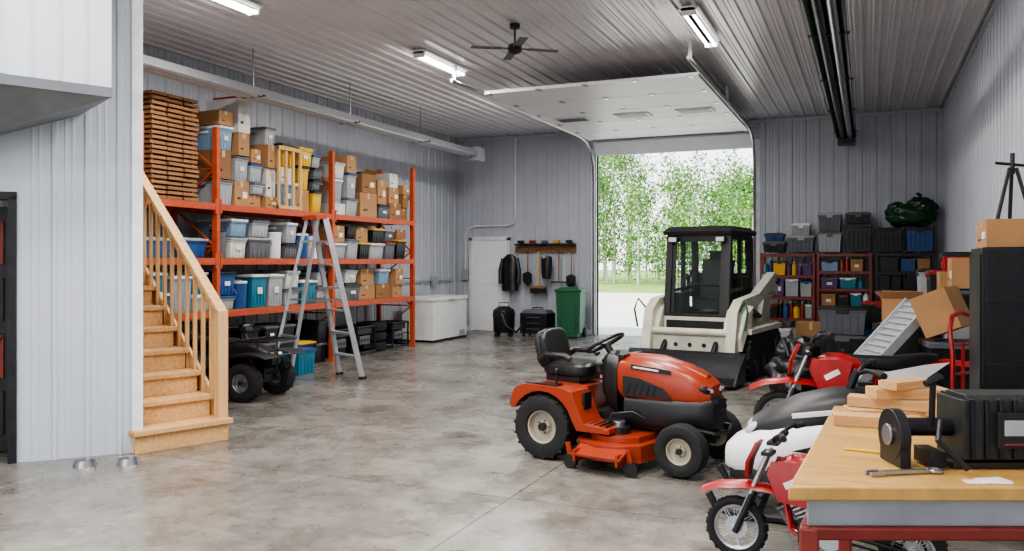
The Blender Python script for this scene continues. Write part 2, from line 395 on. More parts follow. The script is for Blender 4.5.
# ------------------------------------------------------------ staircase
b=MB();rise,run,W=.187,.25,.78
for i in range(13):
    x=i*run
    y0=0 if i else -.05
    b.bb(x,x+.02,y0+.03,W,i*rise,(i+1)*rise-.04,pineM)
    b.bb(x-.03,x+run+.02,y0,W+.01,(i+1)*rise-.04,(i+1)*rise,pineM)
L=13*run
for y in(.03,W-.05):
    pl=[(.02,0),(.36,0),(L+.02,12*rise-.12),(L+.02,13*rise-.05)]
    for i in range(12,-1,-1): pl+=[(i*run+.02,(i+1)*rise-.045),(i*run+.02,i*rise-.045 if i else 0)]
    b.prism(pl,'y',y,y+.04,pineM)
b.obj('staircase',(-5.13,5.66,0),math.radians(158.85),.003)
b=MB();sl=rise/run
b.box((.12,-.01,.19+.46),(.09,.09,.95),pineV)
for i in range(22):
    x=.30+i*.165;z=x*sl
    if x>L: break
    b.bb(x-.016,x+.016,-.025,.007,z-.08,z+.98,pineV)
b.beam((.1,-.01,.1*sl+1.03),(L,-.01,L*sl+1.03),.09,.04,pineM)
b.beam((.12,-.035,.12*sl+.93),(L,-.035,L*sl+.93),.03,.09,pineM)
b.beam((.12,-.035,.12*sl+.04),(L,-.035,L*sl+.04),.03,.16,pineM)
b.obj('stair_railing',(-5.13,5.66,0),math.radians(158.85),.003)
# ------------------------------------------------------------ pallet rack
RX0,RX1=-8.45,-7.65
b=MB();YU=[7.08,8.3,10.8,13.3]
for y in YU:
    for x in(RX0+.04,RX1-.04):
        b.bb(x-.04,x+.04,y-.03,y+.03,0,3.28,rackO);b.bb(x-.07,x+.07,y-.06,y+.06,0,.012,rackO)
    z=.25
    k=0
    while z<3.0:
        xa,xb=(RX0+.06,RX1-.06) if k%2==0 else (RX1-.06,RX0+.06)
        b.beam((xa,y,z),(xb,y,z+.5),.03,.02,rackO);b.beam((xa,y,z),(xb,y,z),.03,.02,rackO);z+=.5;k+=1
LV=[.92,1.60,2.30]
for j in range(3):
    y0,y1=YU[j]+.03,YU[j+1]-.03
    for z in LV:
        for x in(RX0+.03,RX1-.02): b.bb(x-.022,x+.022,y0,y1,z-.085,z,rackO)
        b.bb(RX0+.06,RX1-.045,y0,y1,z-.018,z,darkwM)
        for yy in(y0+.015,y1-.015): b.bb(RX1-.02,RX1+.008,yy-.015,yy+.015,z-.13,z+.06,rackO)
b.obj('pallet_rack',bev=.002)
def bin_(x,y,z,d,w,h,body,lid,rz=0,name='storage_bin'):
    b=MB();hz=h-.04
    b.box((0,0,hz/2),(d*.86,w*.86,hz),body,tx=1/.93,ty=1/.93)
    b.box((0,0,hz-.01),(d*.96,w*.96,.025),body)
    b.box((0,0,hz+.015),(d,w,.03),lid);b.box((0,0,hz+.033),(d*.8,w*.8,.014),lid)
    for s_ in(-1,1): b.box((0,s_*w*.485,hz-.05),(d*.3,.02,.03),lid)
    for i in range(4): b.box((d*.445,(-.3+.2*i)*w,hz*.45),(.014,.02,hz*.75),body)
    b.box((d*.47,0,hz*.55),(.012,w*.3,hz*.22),paperM) if R.random()<.25 else None
    return b.obj(name,(x,y,z),rz,.006)
def carton(x,y,z,d,w,h,m=None,rz=0,rot=None,name='cardboard_box',label=True,open_=False):
    b=MB();m=m or cardM;b.box((0,0,h/2),(d,w,h),m)
    if open_:
        b.box((d/2+.03,0,h+.03),(.12,w*.96,.006),card2M,rot=(0,-.7,0));b.box((0,w/2+.03,h+.04),(d*.96,.12,.006),m,rot=(.8,0,0))
        b.box((0,0,h+.01),(d*.7,w*.7,.05),R.choice([whiteM,greyM,blackM,redM]))
    else:
        b.box((0,0,h+.0008),(d*1.002,.05,.0018),tapeM);b.box((d/2+.0008,0,h*.88),(.0018,.05,h*.24),tapeM)
        b.box((0,0,h+.0003),(d*.999,.003,.001),card2M)
    if label: b.box((d/2+.001,w*.22,h*.45),(.002,w*.3,h*.25),paperM);
    b.box((d/2+.001,-w*.2,h*.3),(.002,w*.25,h*.08),blackM)
    return b.obj(name,(x,y,z),rz,.003,rot=rot)
def bucket(x,y,z,r,h,m,lid,name='paint_bucket'):
    b=MB();b.lathe([(.001,0),(r*.88,0),(r*.9,.01),(r,h*.9),(r*1.04,h*.9),(r*1.04,h*.93),(r,h*.93),(r,h)],(0,0,0),(0,0,1),m,24)
    b.lathe([(r*1.04,h-.02),(r*1.06,h),(r*1.0,h+.01),(r*.9,h+.004),(.001,h+.004)],(0,0,0),(0,0,1),lid,24)
    b.torus((r*.3,0,h*.7),(1,0,.4),r*.95,.004,steelM,20,5)
    return b.obj(name,(x,y,z))
XC=-8.02
BIN={'dark':[(blackM,greyM),(blackM,blackM),(blackM,yelM),(greyM,lgreyM),(greyM,blackM)],'clear':[(lgreyM,whiteM),(lgreyM,greyM),(lblueM,whiteM),(lgreyM,blueM),(wcardM,lgreyM),(lgreyM,greyM)],'blue':[(blueM,blueM),(blueM,lgreyM),(tealM,whiteM),(blueM,blackM)],'yellow':[(yelM,blackM),(blackM,yelM),(yelM,yelM)],'green':[(greenM,greyM),(greenM,blackM)],'red':[(dredM,blackM),(greyM,redM)],'black':[(blackM,blackM),(blackM,greyM)]}
def fill(y0,y1,z,kinds,maxh,stack=0,wr=(.32,.5)):
    y=y0
    while True:
        k=R.choice(kinds);w=R.uniform(*wr)
        if k=='bucket': w=R.uniform(.25,.3)
        if y+w>y1: 
            if y1-y<.25: break
            w=y1-y;
            if k=='bucket': w=.25
        zz=z+.003;top=z+maxh*(R.uniform(.72,1) if stack>2 else 1)
        n=0
        while True:
            avail=top-zz
            if k=='bucket':
                h=min(.36,avail-.05);bucket(XC+.2,y+w/2,zz,w/2-.02,h,*R.choice([(whiteM,whiteM),(lgreyM,whiteM),(blueM,whiteM),(yelM,blackM),(greyM,blackM),(whiteM,blueM)]));zz+=h+.02
            else:
                h=R.uniform(.16,.42)
                if avail-h<.2: h=min(avail-.05,.46)
                jx=R.uniform(-.05,.05);ww=w*(1 if n==0 else R.uniform(.75,1))
                if k=='card':
                    last=avail-h<.3
                    carton(XC+jx,y+w/2,zz,.56,ww-.02,h,R.choice([cardM,cardM,card2M,cardM,wcardM]),R.uniform(-.06,.06),label=R.random()<.4,open_=last and stack>2 and R.random()<.6);zz+=h+.004
                else:
                    bin_(XC+jx*.5,y+w/2,zz,.62,ww-.02,h,*R.choice(BIN[k]),rz=R.uniform(-.02,.02));zz+=h+.006
            n+=1
            if not stack or n>=stack or top-zz<.2: break
            if k=='bucket': break
            k=R.choice([q for q in kinds if q!='bucket'])
        y+=w+R.uniform(.004,.02)
b=MB()
for i in range(22):
    for j in range(3):
        b.box((R.uniform(-.02,.02),-.25+j*.25,.02+i*.058),(.7,.23,.035),darkwM)
for yy in(-.32,.32): b.box((.3,yy,.63),(.03,.03,1.26),darkwM);b.box((-.3,yy,.63),(.03,.03,1.26),darkwM)
b.obj('lumber_stack',(XC,7.6,2.303))
fill(8.36,9.0,2.3,['clear','card','card'],1.5,5,(.3,.34))
fill(9.0,9.6,2.3,['card','card','clear'],1.38,4,(.26,.34))
fill(9.6,10.75,2.3,['yellow','dark','card','card','clear','yellow'],1.2,4,(.24,.38))
fill(10.86,11.7,2.3,['clear','dark','clear','card'],1.18,4,(.26,.42))
fill(11.7,13.25,2.3,['card','card','card','dark'],1.0,3,(.3,.5))
for j,(a,c) in enumerate(((7.14,8.26),(8.34,10.76),(10.84,13.26))):
    fill(a,c,1.6,[['blue'],['clear','bucket','card','clear','bucket','dark'],['dark','card','clear','red','card']][j],.58,[1,2,2][j],[(.5,.55),(.3,.48),(.3,.48)][j])
    fill(a,c,.92,[['blue','clear'],['blue','clear','bucket','blue','clear'],['card','clear','dark','card']][j],.56,2)
    if j<2: fill(a,c,0,['black','black','dark'],.70,2)
# black equipment (generators, tyres) under the far bay
def generator(x,y,z=0):
    b=MB()
    for sx in(-.24,.24):
        for zz in(.04,.46): b.tube([(sx,-.27,zz),(sx,.27,zz)],.018,blackM)
        for sy in(-.27,.27): b.tube([(sx,sy,.02),(sx,sy,.47)],.018,blackM)
    for sy in(-.27,.27): b.tube([(-.24,sy,.46),(.24,sy,.46)],.018,blackM);b.tube([(-.24,sy,.05),(.24,sy,.05)],.018,blackM)
    b.box((0,0,.39),(.42,.46,.1),blackM);b.cyl((0,-.2,.2),(0,.05,.2),.13,dkM,n=18);b.box((0,.14,.2),(.3,.16,.24),dkM);b.box((.2,0,.24),(.03,.3,.14),greyM)
    for i in range(3): b.cyl((.215,-.09+i*.09,.24),(.225,-.09+i*.09,.24),.025,blackM,n=10)
    b.cyl((0,0,.44),(0,0,.47),.04,redM,n=12);b.obj('portable_generator',(x,y,z),0,.003)
for y in(11.15,11.85,12.95): generator(-7.98,y)
b=MB()
for i in range(3): 
    b.lathe([(.15,.02+i*.17),(.2,0+i*.17),(.26,.02+i*.17),(.275,.085+i*.17),(.26,.15+i*.17),(.2,.165+i*.17),(.15,.15+i*.17)],(0,0,0),(0,0,1),rubM,28,True)
b.obj('tire_stack',(-8.0,12.4,0))
b=MB()
for y in(0,.16,.32,.48): b.box((0,y,.45),(.03,.04,.9),pineV)
for z in(.03,.87): b.box((0,.24,z),(.04,.52,.05),pineM)
b.obj('wooden_frame',(-7.665,9.5,2.303))
bin_(-7.28,9.42,0,.36,.40,.36,tealM,blueM)
# stepladder
b=MB();H=2.12
def P_(s,side,t):
    w=.30*(1-t)+.16*t if s<0 else .27*(1-t)+.15*t
    return Vector((side*w,s*(.52*(1-t)+.05*t),H*t))
for s_ in(-1,1):
    for sd_ in(-1,1):
        b.beam(P_(s_,sd_,0),P_(s_,sd_,1),.03,.07 if s_<0 else .04,alM);p=P_(s_,sd_,0);b.box(p+Vector((0,0,.02)),(.05,.09,.04),rubM)
for i in range(1,7):
    t=i/7;a=P_(-1,-1,t);c=P_(-1,1,t);b.beam(a,c,.08,.025,alM)
    b.beam(P_(1,-1,t),P_(1,1,t),.02,.03,alM)
b.box((0,0,H+.01),(.36,.2,.05),rackO)
for sd_ in(-1,1): b.beam(P_(-1,sd_,.5),P_(1,sd_,.5),.01,.02,steelM)
b.obj('stepladder',(-6.62,8.95,0),2.70)
b=MB();b.box((0,0,.42),(.68,1.45,.76),whiteM);b.box((0,0,.83),(.72,1.49,.07),whiteM);b.box((.05,0,.02),(.6,1.35,.05),blackM)
b.box((.37,0,.8),(.03,.2,.03),lgreyM);b.box((.345,.5,.12),(.01,.25,.1),lgreyM);b.obj('chest_freezer',(-8.0,14.75,0),0,.015)
# tool rail etc
b=MB();yw=YB-.05
b.bb(-7.15,-5.75,yw-.03,yw+.01,1.76,1.90,darkwM);b.bb(-7.1,-5.75,yw-.2,yw+.01,1.91,1.95,dkM)
for i in range(12):
    x=-7.05+i*.11;b.tube([(x,yw-.03,1.8),(x,yw-.12,1.79),(x,yw-.14,1.83)],.006,steelM,5)
for i in range(5): b.box((-7.0+i*.28,yw-.08,1.99),(.12,.1,.06),[blackM,redM,greyM,yelM,blackM][i])
b.obj('tool_rail')
def longtool(x,kind,top=1.75,L=1.35,y=YB-.22):
    b=MB();hm=darkwM if kind!='broom' else hiM
    b.cyl((0,0,0),(0,0,-L),.014,hm,n=8)
    if kind=='shovel':
        b.loft([[( -.02,0,-L),(.02,0,-L),(.02,.01,-L),(-.02,.01,-L)],[(-.11,-.03,-L-.05),(.11,-.03,-L-.05),(.11,-.02,-L-.05),(-.11,-.02,-L-.05)],[(-.1,-.02,-L-.22),(.1,-.02,-L-.22),(.1,-.01,-L-.22),(-.1,-.01,-L-.22)],[(-.02,0,-L-.31),(.02,0,-L-.31),(.02,.01,-L-.31),(-.02,.01,-L-.31)]],dkM)
    elif kind=='broom':
        b.box((0,0,-L-.02),(.36,.07,.05),darkwM);b.box((0,0,-L-.1),(.36,.06,.12),blackM)
    else:
        b.box((0,0,-L),(.36,.02,.03),dkM)
        for i in range(9): b.cyl((-.16+i*.04,0,-L),(-.16+i*.04,-.05,-L-.08),.004,dkM,n=5)
    b.torus((0,0,.02),(0,1,0),.03,.006,dkM,12,5)
    b.obj({'shovel':'shovel','broom':'push_broom','rake':'garden_rake'}[kind],(x,y,top))
longtool(-6.80,'shovel',1.74,.4);longtool(-6.55,'broom',1.78,.75);longtool(-6.08,'rake',1.74,.62);longtool(-5.80,'shovel',1.74,.45)
b=MB()
for s_ in(-1,1): b.beam((s_*.02,0,0),(s_*.02,0,-.1),.01,.01,steelM)
b.loft([[(.13*math.cos(a),.07*math.sin(a)+.0,-.1-.04*math.cos(3*a)) for a in [2*PI*i/16 for i in range(16)]],[(.12*math.cos(a),.09*math.sin(a),-.4) for a in [2*PI*i/16 for i in range(16)]],[(.09*math.cos(a),.08*math.sin(a),-.55) for a in [2*PI*i/16 for i in range(16)]]],bagM)
b.obj('tool_pouch',(-6.33,YB-.3,1.74))
b=MB()
b.loft([[(.06*math.cos(a),.05*math.sin(a),0) for a in [2*PI*i/12 for i in range(12)]],[(.2*math.cos(a),.08*math.sin(a),-.12) for a in [2*PI*i/12 for i in range(12)]],[(.17*math.cos(a),.09*math.sin(a),-.5) for a in [2*PI*i/12 for i in range(12)]],[(.2*math.cos(a),.1*math.sin(a),-.8) for a in [2*PI*i/12 for i in range(12)]]],bagM)
for s_ in(-1,1): b.tube([(s_*.16,0,-.1),(s_*.22,-.02,-.35),(s_*.21,-.03,-.65)],.05,bagM)
b.obj('jacket',(-7.22,YB-.22,1.72))
b=MB();b.box((0,0,.52),(.46,.48,.86),greenM,tx=1.12,ty=1.12);b.box((0,0,.97),(.56,.58,.05),greenM);b.box((0,-.02,1.01),(.48,.46,.05),greenM,tx=.8,ty=.8)
b.cyl((-.27,.2,.1),(-.2,.2,.1),.1,rubM);b.cyl((.2,.2,.1),(.27,.2,.1),.1,rubM);b.cyl((-.23,.34,.95),(.23,.34,.95),.018,greenM);b.box((0,-.05,.06),(.38,.36,.08),greenM)
for s_ in(-.15,.15): b.box((s_,-.26,.5),(.03,.02,.7),greenM,rot=(-.035,0,0))
b.obj('wheelie_bin',(-5.62,16.2,0),.1,.01)
b=MB();b.lathe([(.001,.08),(.2,.08),(.22,.12),(.23,.42),(.21,.44)],(0,0,0),(0,0,1),dkM);b.lathe([(.23,.42),(.24,.45),(.22,.55),(.12,.62),(.001,.63)],(0,0,0),(0,0,1),blackM)
for i in range(4): a=i*PI/2+.7;b.ell((.2*math.cos(a),.2*math.sin(a),.04),(.04,.04,.04),blackM,8,6)
b.tube([(0,-.2,.5),(0,-.42,.5),(.1,-.5,.25),(.3,-.45,.12),(.42,-.2,.25)],.025,blackM);b.tube([(-.1,0,.6),(-.1,0,.7),(.1,0,.7),(.1,0,.6)],.012,blackM)
b.obj('shop_vacuum',(-7.0,15.9,0),.3)
b=MB();b.box((0,0,.28),(.62,.4,.42),blackM);b.box((0,0,.52),(.6,.38,.07),greyM,tx=.85,ty=.8)
for z in(.15,.27,.39): b.box((0,-.205,z),(.56,.015,.1),dkM);b.box((0,-.22,z+.02),(.3,.015,.012),steelM)
b.tube([(-.12,0,.54),(-.12,0,.6),(.12,0,.6),(.12,0,.54)],.012,dkM)
for sx in(-.25,.25):
    for sy in(-.14,.14): b.ell((sx,sy,.035),(.035,.035,.035),rubM,8,6)
b.obj('tool_chest',(-6.32,16.1,0),-.1,.006)
# ------------------------------------------------------------ right back shelving
def shelfunit(x,y,w,d,h,n,fm,name='shelving_unit'):
    b=MB()
    for sx in(0,w-.045):
        for sy in(0,d-.04): b.bb(sx,sx+.045,sy,sy+.04,0,h,fm)
    for i in range(n):
        z=.1+(h-.13)*i/(n-1);b.bb(0,w,0,d,z-.02,z+.01,darkwM);b.bb(0,w,-.004,.012,z-.04,z+.012,fm)
    b.obj(name,(x,y,0),0,.002)
    return [.1+(h-.13)*i/(n-1)+.013 for i in range(n)]
def can(x,y,z,r,h,m,c,name='bottle'):
    b=MB();b.lathe([(.001,0),(r,0),(r,h*.7),(r*.8,h*.8),(r*.35,h*.88),(r*.35,h*.93)],(0,0,0),(0,0,1),m,14);b.lathe([(r*.4,h*.9),(r*.4,h),(.001,h)],(0,0,0),(0,0,1),c,12)
    b.obj(name,(x,y,z))
US=[(-1.86,.97,dredM),(-.86,.93,dredM),(.12,.95,dkM)]
for ui,(ux,uw,fm) in enumerate(US):
    uy=16.2
    zs=shelfunit(ux,uy,uw,.5,1.72,5 if ui<1 else 6,fm)
    for li,z in enumerate(zs[:-1]):
        gap=zs[li+1]-z-.05
        x=ux+.06
        while x<ux+uw-.12:
            if R.random()<(.65 if ui==0 else .35 if ui==1 else .15):
                r=R.uniform(.03,.06);h=min(R.uniform(.18,.32),gap-.02);can(x+r,uy+.1,z,r,h,R.choice([redM,whiteM,yelM,blueM,greenM,blackM,orM,whiteM,tealM,purpM]),R.choice([whiteM,redM,blackM,yelM]));
                can(x+r,uy+.27,z,r,h,R.choice([redM,whiteM,blueM,blackM]),whiteM);x+=2*r+.01
            else:
                w=min(R.uniform(.16,.4),ux+uw-.05-x)
                if w<.12: break
                b=MB();h=gap*R.uniform(.6,.95);mm=R.choice([(lblueM,blackM),(tealM,whiteM),(lgreyM,whiteM),(lgreyM,blueM),(blackM,redM),(purpM,greyM),(whiteM,redM),(yelM,blackM),(cardM,cardM)] if ui<2 else [(blackM,greyM),(greyM,blackM),(lgreyM,greyM),(blueM,greyM),(cardM,cardM),(blackM,blackM)])
                b.box((0,0,h/2-.01),(w*.84,.34,h-.02),mm[0],tx=1.06,ty=1.06);b.box((0,0,h-.012),(w*.94,.4,.025),mm[1]);b.box((0,-.205,h-.03),(w*.3,.015,.03),mm[1])
                if R.random()<.3: b.box((0,-.176,h*.45),(w*.3,.012,h*.25),paperM)
                b.obj('storage_bin',(x+w/2,uy+.22,z),0,.004);x+=w+.01
def tote(x,y,z,w,d,h,a,l,rz=0):
    b=MB();b.box((0,0,(h-.03)/2),(w*.85,d*.85,h-.03),a,tx=1.1,ty=1.1);b.box((0,0,h-.05),(w*.97,d*.97,.03),a);b.box((0,0,h-.02),(w,d,.035),l);b.box((0,0,h+.003),(w*.8,d*.8,.015),l)
    for i in range(5): b.box(((-.3+.15*i)*w,-d*.45,h*.42),(.02,.02,h*.65),a,rot=(.03,0,0))
    b.box((0,-d*.49,h-.06),(w*.25,.03,.05),l);b.obj('storage_tote',(x,y,z),rz,.006)
zt=1.735;yt=16.45
tote(-1.62,yt,zt,.42,.45,.2,blackM,greyM);tote(-1.14,yt,zt,.48,.45,.3,greyM,lgreyM);tote(-1.14,yt,zt+.31,.34,.4,.22,lgreyM,whiteM);tote(-1.62,yt,zt+.21,.36,.4,.14,blueM,blackM)
tote(-.64,yt,zt,.42,.45,.36,lgreyM,greyM);tote(-.64,yt,zt+.37,.42,.45,.34,greyM,lgreyM)
tote(-.16,yt,zt,.48,.46,.5,blackM,blackM);tote(-.16,yt,zt+.51,.44,.44,.2,blackM,greyM)
tote(.35,yt,zt,.46,.46,.42,blackM,dkM);tote(.84,yt,zt,.46,.46,.42,blueM,blackM)
b=MB()
b.ell((0,0,.20),(.42,.22,.20),gardM,48,30,disp=.22,seed=3.3,freq=1.8,pw=.9);b.ell((.18,-.02,.34),(.25,.18,.17),gardM,36,24,disp=.28,seed=7.7,freq=1.8);b.ell((-.22,-.02,.30),(.17,.15,.14),gardM,30,20,disp=.25,seed=2.7,freq=1.8)
b.tube([(.18,-.05,.47),(.17,-.06,.55),(.12,-.08,.58)],.03,gardM)
b.obj('garbage_bag',(.68,16.42,zt+.45),sharp=70)
# ------------------------------------------------------------ skid steer track loader
b=MB()
def stad(y0,y1,r,z0,n=10):
    out=[]
    for i in range(n+1): a=PI/2+PI*i/n; out.append((y0+r+r*math.cos(a),z0+r+r*math.sin(a)))
    for i in range(n+1): a=-PI/2+PI*i/n; out.append((y1-r+r*math.cos(a),z0+r+r*math.sin(a)))
    return out
TI,TO=.44,.78
for s_ in(-1,1):
    x0,x1=(TI,TO) if s_>0 else(-TO,-TI)
    b.prism(stad(-.85,.95,.29,.02),'x',x0,x1,rubM)
    pts=stad(-.85,.95,.30,.01,8);P2=[]
    for i in range(len(pts)):
        a=Vector(pts[i]);c=Vector(pts[(i+1)%len(pts)]);n=max(1,int((c-a).length/.1))
        for k in range(n): P2.append((a+(c-a)*k/n,(c-a)))
    for p,dv in P2:
        b.box(((x0+x1)/2,p.x,p.y),(.33,.045,.05),rubM,rot=(math.atan2(dv.y,dv.x),0,0))
    for y in(-.55,-.2,.15,.5): b.cyl((s_*(TO-.04),y,.2),(s_*(TO+.02),y,.2),.12,dkM,n=18)
    b.cyl((s_*(TO-.04),.65,.34),(s_*(TO+.03),.65,.34),.2,dkM,n=20)
    b.bb(min(s_*TI,s_*TO),max(s_*TI,s_*TO),-.75,.95,.63,.70,skidW)
    ap=[(1.15,1.1),(1.25,1.35),(1.05,1.46),(.1,1.16),(-.75,1.10),(-1.0,.95),(-1.12,.5),(-1.12,.25),(-.97,.25),(-.9,.55),(-.80,.82),(-.6,.94),(.1,1.0),(.85,1.2)]
    xa,xb=(.53,.66) if s_>0 else(-.66,-.53)
    b.prism(ap,'x',xa,xb,skidW)
    b.prism([(.6,.65),(1.2,.65),(1.3,1.2),(1.2,1.42),(1.05,1.42),(.85,1.0)],'x',min(s_*.45,s_*.53),max(s_*.45,s_*.53),skidW)
    b.cyl((s_*.5,.7,.8),(s_*.5,-.1,1.0),.04,dkM);b.cyl((s_*.5,-.1,1.0),(s_*.5,-.5,.98),.022,steelM)
    b.cyl((s_*.44,1.1,1.32),(s_*.7,1.1,1.32),.05,dkM)
    b.cyl((s_*.36,-.75,.7),(s_*.36,-1.15,.35),.04,dkM)
    b.loft([[(s_*.46,-.62,.7),(s_*.74,-.62,.7),(s_*.74,-.5,1.0),(s_*.46,-.5,1.05)],[(s_*.46,-.85,.62),(s_*.74,-.85,.62),(s_*.72,-.8,.88),(s_*.46,-.8,.95)],[(s_*.46,-.98,.42),(s_*.72,-.98,.42),(s_*.70,-.99,.6),(s_*.46,-1.0,.66)]],skidW)
    b.tube([(s_*.66,-.9,.95),(s_*.76,-.98,1.1),(s_*.8,-1.02,.95),(s_*.76,-1.0,.7)],.015,greenM)
b.bb(-.45,.45,-.78,1.1,.22,.85,skidW);b.bb(-.41,.41,-.8,-.76,.3,.8,dkM)
b.box((0,-.92,.5),(1.24,.14,.2),skidW);b.cyl((-.62,-1.0,.66),(.62,-1.0,.66),.05,skidW)
for x in(-.2,0,.2): b.cyl((x,-.99,.48),(x,-1.0,.48),.03,dkM)
b.prism([(.5,.8),(1.25,.8),(1.3,1.0),(1.2,1.2),(.5,1.28)],'x',-.45,.45,skidW)
def post(x,y0,z0,y1,z1,w=.075): b.beam((x,y0,z0),(x,y1,z1),w,w,blackM)
CH=.42
for s_ in(-1,1):
    x=s_*CH
    post(x,-.72,.82,-.58,1.98,.09);post(x,.5,.85,.45,1.98,.09);post(x,-.05,.85,-.05,1.98,.05)
    b.beam((x,-.7,.88),(x,.5,.88),.08,.12,blackM);b.beam((x,-.6,1.97),(x,.48,1.97),.09,.09,blackM);b.beam((x,-.66,1.2),(x,.48,1.25),.04,.04,blackM)
    for i in range(8): b.beam((x,-.55+i*.13,.92),(x,-.55+i*.13,1.95),.01,.01,blackM)
    for z in(1.4,1.58,1.76): b.beam((x,-.6,z),(x,.46,z),.01,.01,blackM)
b.beam((-CH,-.72,.85),(CH,-.72,.85),.09,.09,blackM);b.beam((-CH,-.58,1.97),(CH,-.58,1.97),.09,.14,blackM);b.beam((-CH,.46,1.97),(CH,.46,1.97),.09,.09,blackM)
b.beam((-CH,.5,1.2),(CH,.5,1.2),.05,.5,blackM)
b.loft([[(-.48,-.7,2.0),(.48,-.7,2.0),(.48,.56,2.0),(-.48,.56,2.0)],[(-.5,-.72,2.05),(.5,-.72,2.05),(.5,.58,2.05),(-.5,.58,2.05)],[(-.42,-.6,2.12),(.42,-.6,2.12),(.42,.48,2.12),(-.42,.48,2.12)]],blackM)
for s_ in(-.34,.34): b.box((s_,-.71,1.93),(.14,.06,.08),blackM);b.box((s_,-.745,1.93),(.11,.01,.06),lensM)
for x in(-.35,.35): b.beam((x,-.71,.9),(x,-.6,1.92),.05,.03,blackM)
b.add([(-.35,-.715,.9),(.35,-.715,.9),(.35,-.605,1.92),(-.35,-.605,1.92)],[(0,1,2,3)],cabgM)
b.box((0,.05,1.0),(.46,.45,.14),seatM);b.box((0,.26,1.34),(.44,.16,.62),seatM,rot=(-.15,0,0));b.box((0,.33,1.70),(.26,.1,.16),seatM)
for s_ in(-1,1):
    b.box((s_*.3,.0,1.15),(.1,.4,.08),blackM);b.cyl((s_*.3,-.2,1.15),(s_*.28,-.28,1.38),.014,blackM,n=8);b.ell((s_*.28,-.29,1.4),(.03,.03,.05),blackM,10,8)
    b.box((s_*.32,-.4,1.0),(.12,.3,.35),blackM)
b.tube([(-.27,-.12,1.5),(-.27,-.3,1.28),(.27,-.3,1.28),(.27,-.12,1.5)],.02,dkM)
b.bb(-.41,.41,-.7,.45,.82,.86,blackM)
bp=[(-1.15,.42),(-1.2,.03),(-1.65,.03),(-1.7,.05),(-1.3,.10),(-1.24,.2),(-1.22,.38)]
b.prism(bp,'x',-.8,.8,dkM)
for s_ in(-1,1): b.prism([(-1.15,.42),(-1.18,.04),(-1.65,.04),(-1.5,.2)],'x',s_*.8-.015,s_*.8+.015,dkM)
for i in range(7): b.box((-.69+i*.23,-1.73,.05),(.06,.14,.03),steelM)
b.obj('skid_steer_loader',(-2.02,11.9,0),math.radians(-8),.008,sc=.96)
# ------------------------------------------------------------ riding mower
b=MB();rimC=M('wheel_rim_beige',S(166,158,140),.4)
for s_ in(-1,1):
    wheel(b,(0,s_*.40,.265),(0,s_,0),.265,.23,.135,rimC,lugs=18)
    wheel(b,(1.17,s_*.39,.20),(0,s_,0),.20,.15,.10,rimC,lugs=0)
    for k in(-.04,0,.04): b.torus((1.17,s_*.39+k,.20),(0,1,0),.195,.006,rubM,28,5)
b.cyl((0,-.35,.26),(0,.35,.26),.05,dkM);b.beam((1.17,-.36,.2),(1.17,.36,.2),.07,.06,dkM)
for s_ in(-1,1): b.cyl((1.17,s_*.28,.14),(1.17,s_*.28,.36),.025,dkM)
b.beam((-.25,0,.33),(1.25,0,.33),.3,.1,dkM)
secs=[(.54,.20,.54,.82),(.57,.21,.50,.845),(.8,.215,.48,.84),(1.0,.21,.48,.805),(1.14,.195,.48,.76),(1.25,.17,.49,.70),(1.30,.135,.51,.655)]
b.loft([ring_x(x,hw,z0,z1,24,4.2) for x,hw,z0,z1 in secs],orM)
b.loft([ring_x(x,hw,z0,z1,24,4) for x,hw,z0,z1 in[(.60,.205,.28,.56),(1.0,.218,.28,.565),(1.22,.195,.30,.565),(1.31,.16,.32,.57),(1.34,.12,.34,.55)]],blackM)
b.loft([ring_x(.56,.09,.70,.865,16,3),ring_x(.85,.10,.70,.862,16,3),ring_x(1.1,.08,.66,.80,16,3),ring_x(1.24,.05,.60,.73,16,3)],orM)
for s_ in(-1,1):
    b.prism([(.60,.545),(.60,.70),(.74,.69),(.95,.62),(1.02,.545)],'y',min(s_*.212,s_*.221),max(s_*.212,s_*.221),blackM)
    for i in range(5): b.box((.65+i*.055,s_*.223,.60),(.02,.008,.09),dkM,rot=(0,.35,0))
    b.box((.84,s_*.216,.765),(.34,.006,.035),blackM,rot=(0,.08,0));b.box((.80,s_*.220,.766),(.22,.003,.014),trimM,rot=(0,.08,0))
    b.ell((1.245,s_*.10,.635),(.075,.065,.035),lensM,14,8,rot=(0,.5,s_*-.35));b.ell((1.232,s_*.10,.63),(.085,.078,.05),blackM,14,8,rot=(0,.5,s_*-.35))
b.box((.565,0,.845),(.05,.36,.03),blackM)
for z in(.38,.43,.48,.53): b.box((1.335,0,z),(.03,.22,.012),dkM)
b.tube([(1.2,-.22,.33),(1.35,-.2,.31),(1.40,0,.30),(1.35,.2,.31),(1.2,.22,.33)],.016,blackM)
b.loft([ring_x(.54,.21,.36,.85,20,4),ring_x(.44,.2,.4,.88,20,4),ring_x(.38,.15,.5,.85,20,4)],blackM)
b.cyl((.42,0,.80),(.34,0,.92),.03,blackM);b.torus((.33,0,.93),(-.5,0,.86),.165,.015,blackM)
q=basis((-.5,0,.86))
for a in(0,2.1,4.2): b.beam(Vector((.33,0,.92)),Vector((.33,0,.93))+q@Vector((.155*math.cos(a),.155*math.sin(a),0)),.03,.012,blackM)
fp=[(.62,.27),(.62,.31),(.40,.33),(.36,.40),(.28,.57),(.20,.60),(-.16,.61),(-.26,.57),(-.31,.44),(-.29,.40)]+[(.295*math.cos(a),.265+.295*math.sin(a)) for a in[math.radians(152-15*i) for i in range(10)]]+[(.33,.27)]
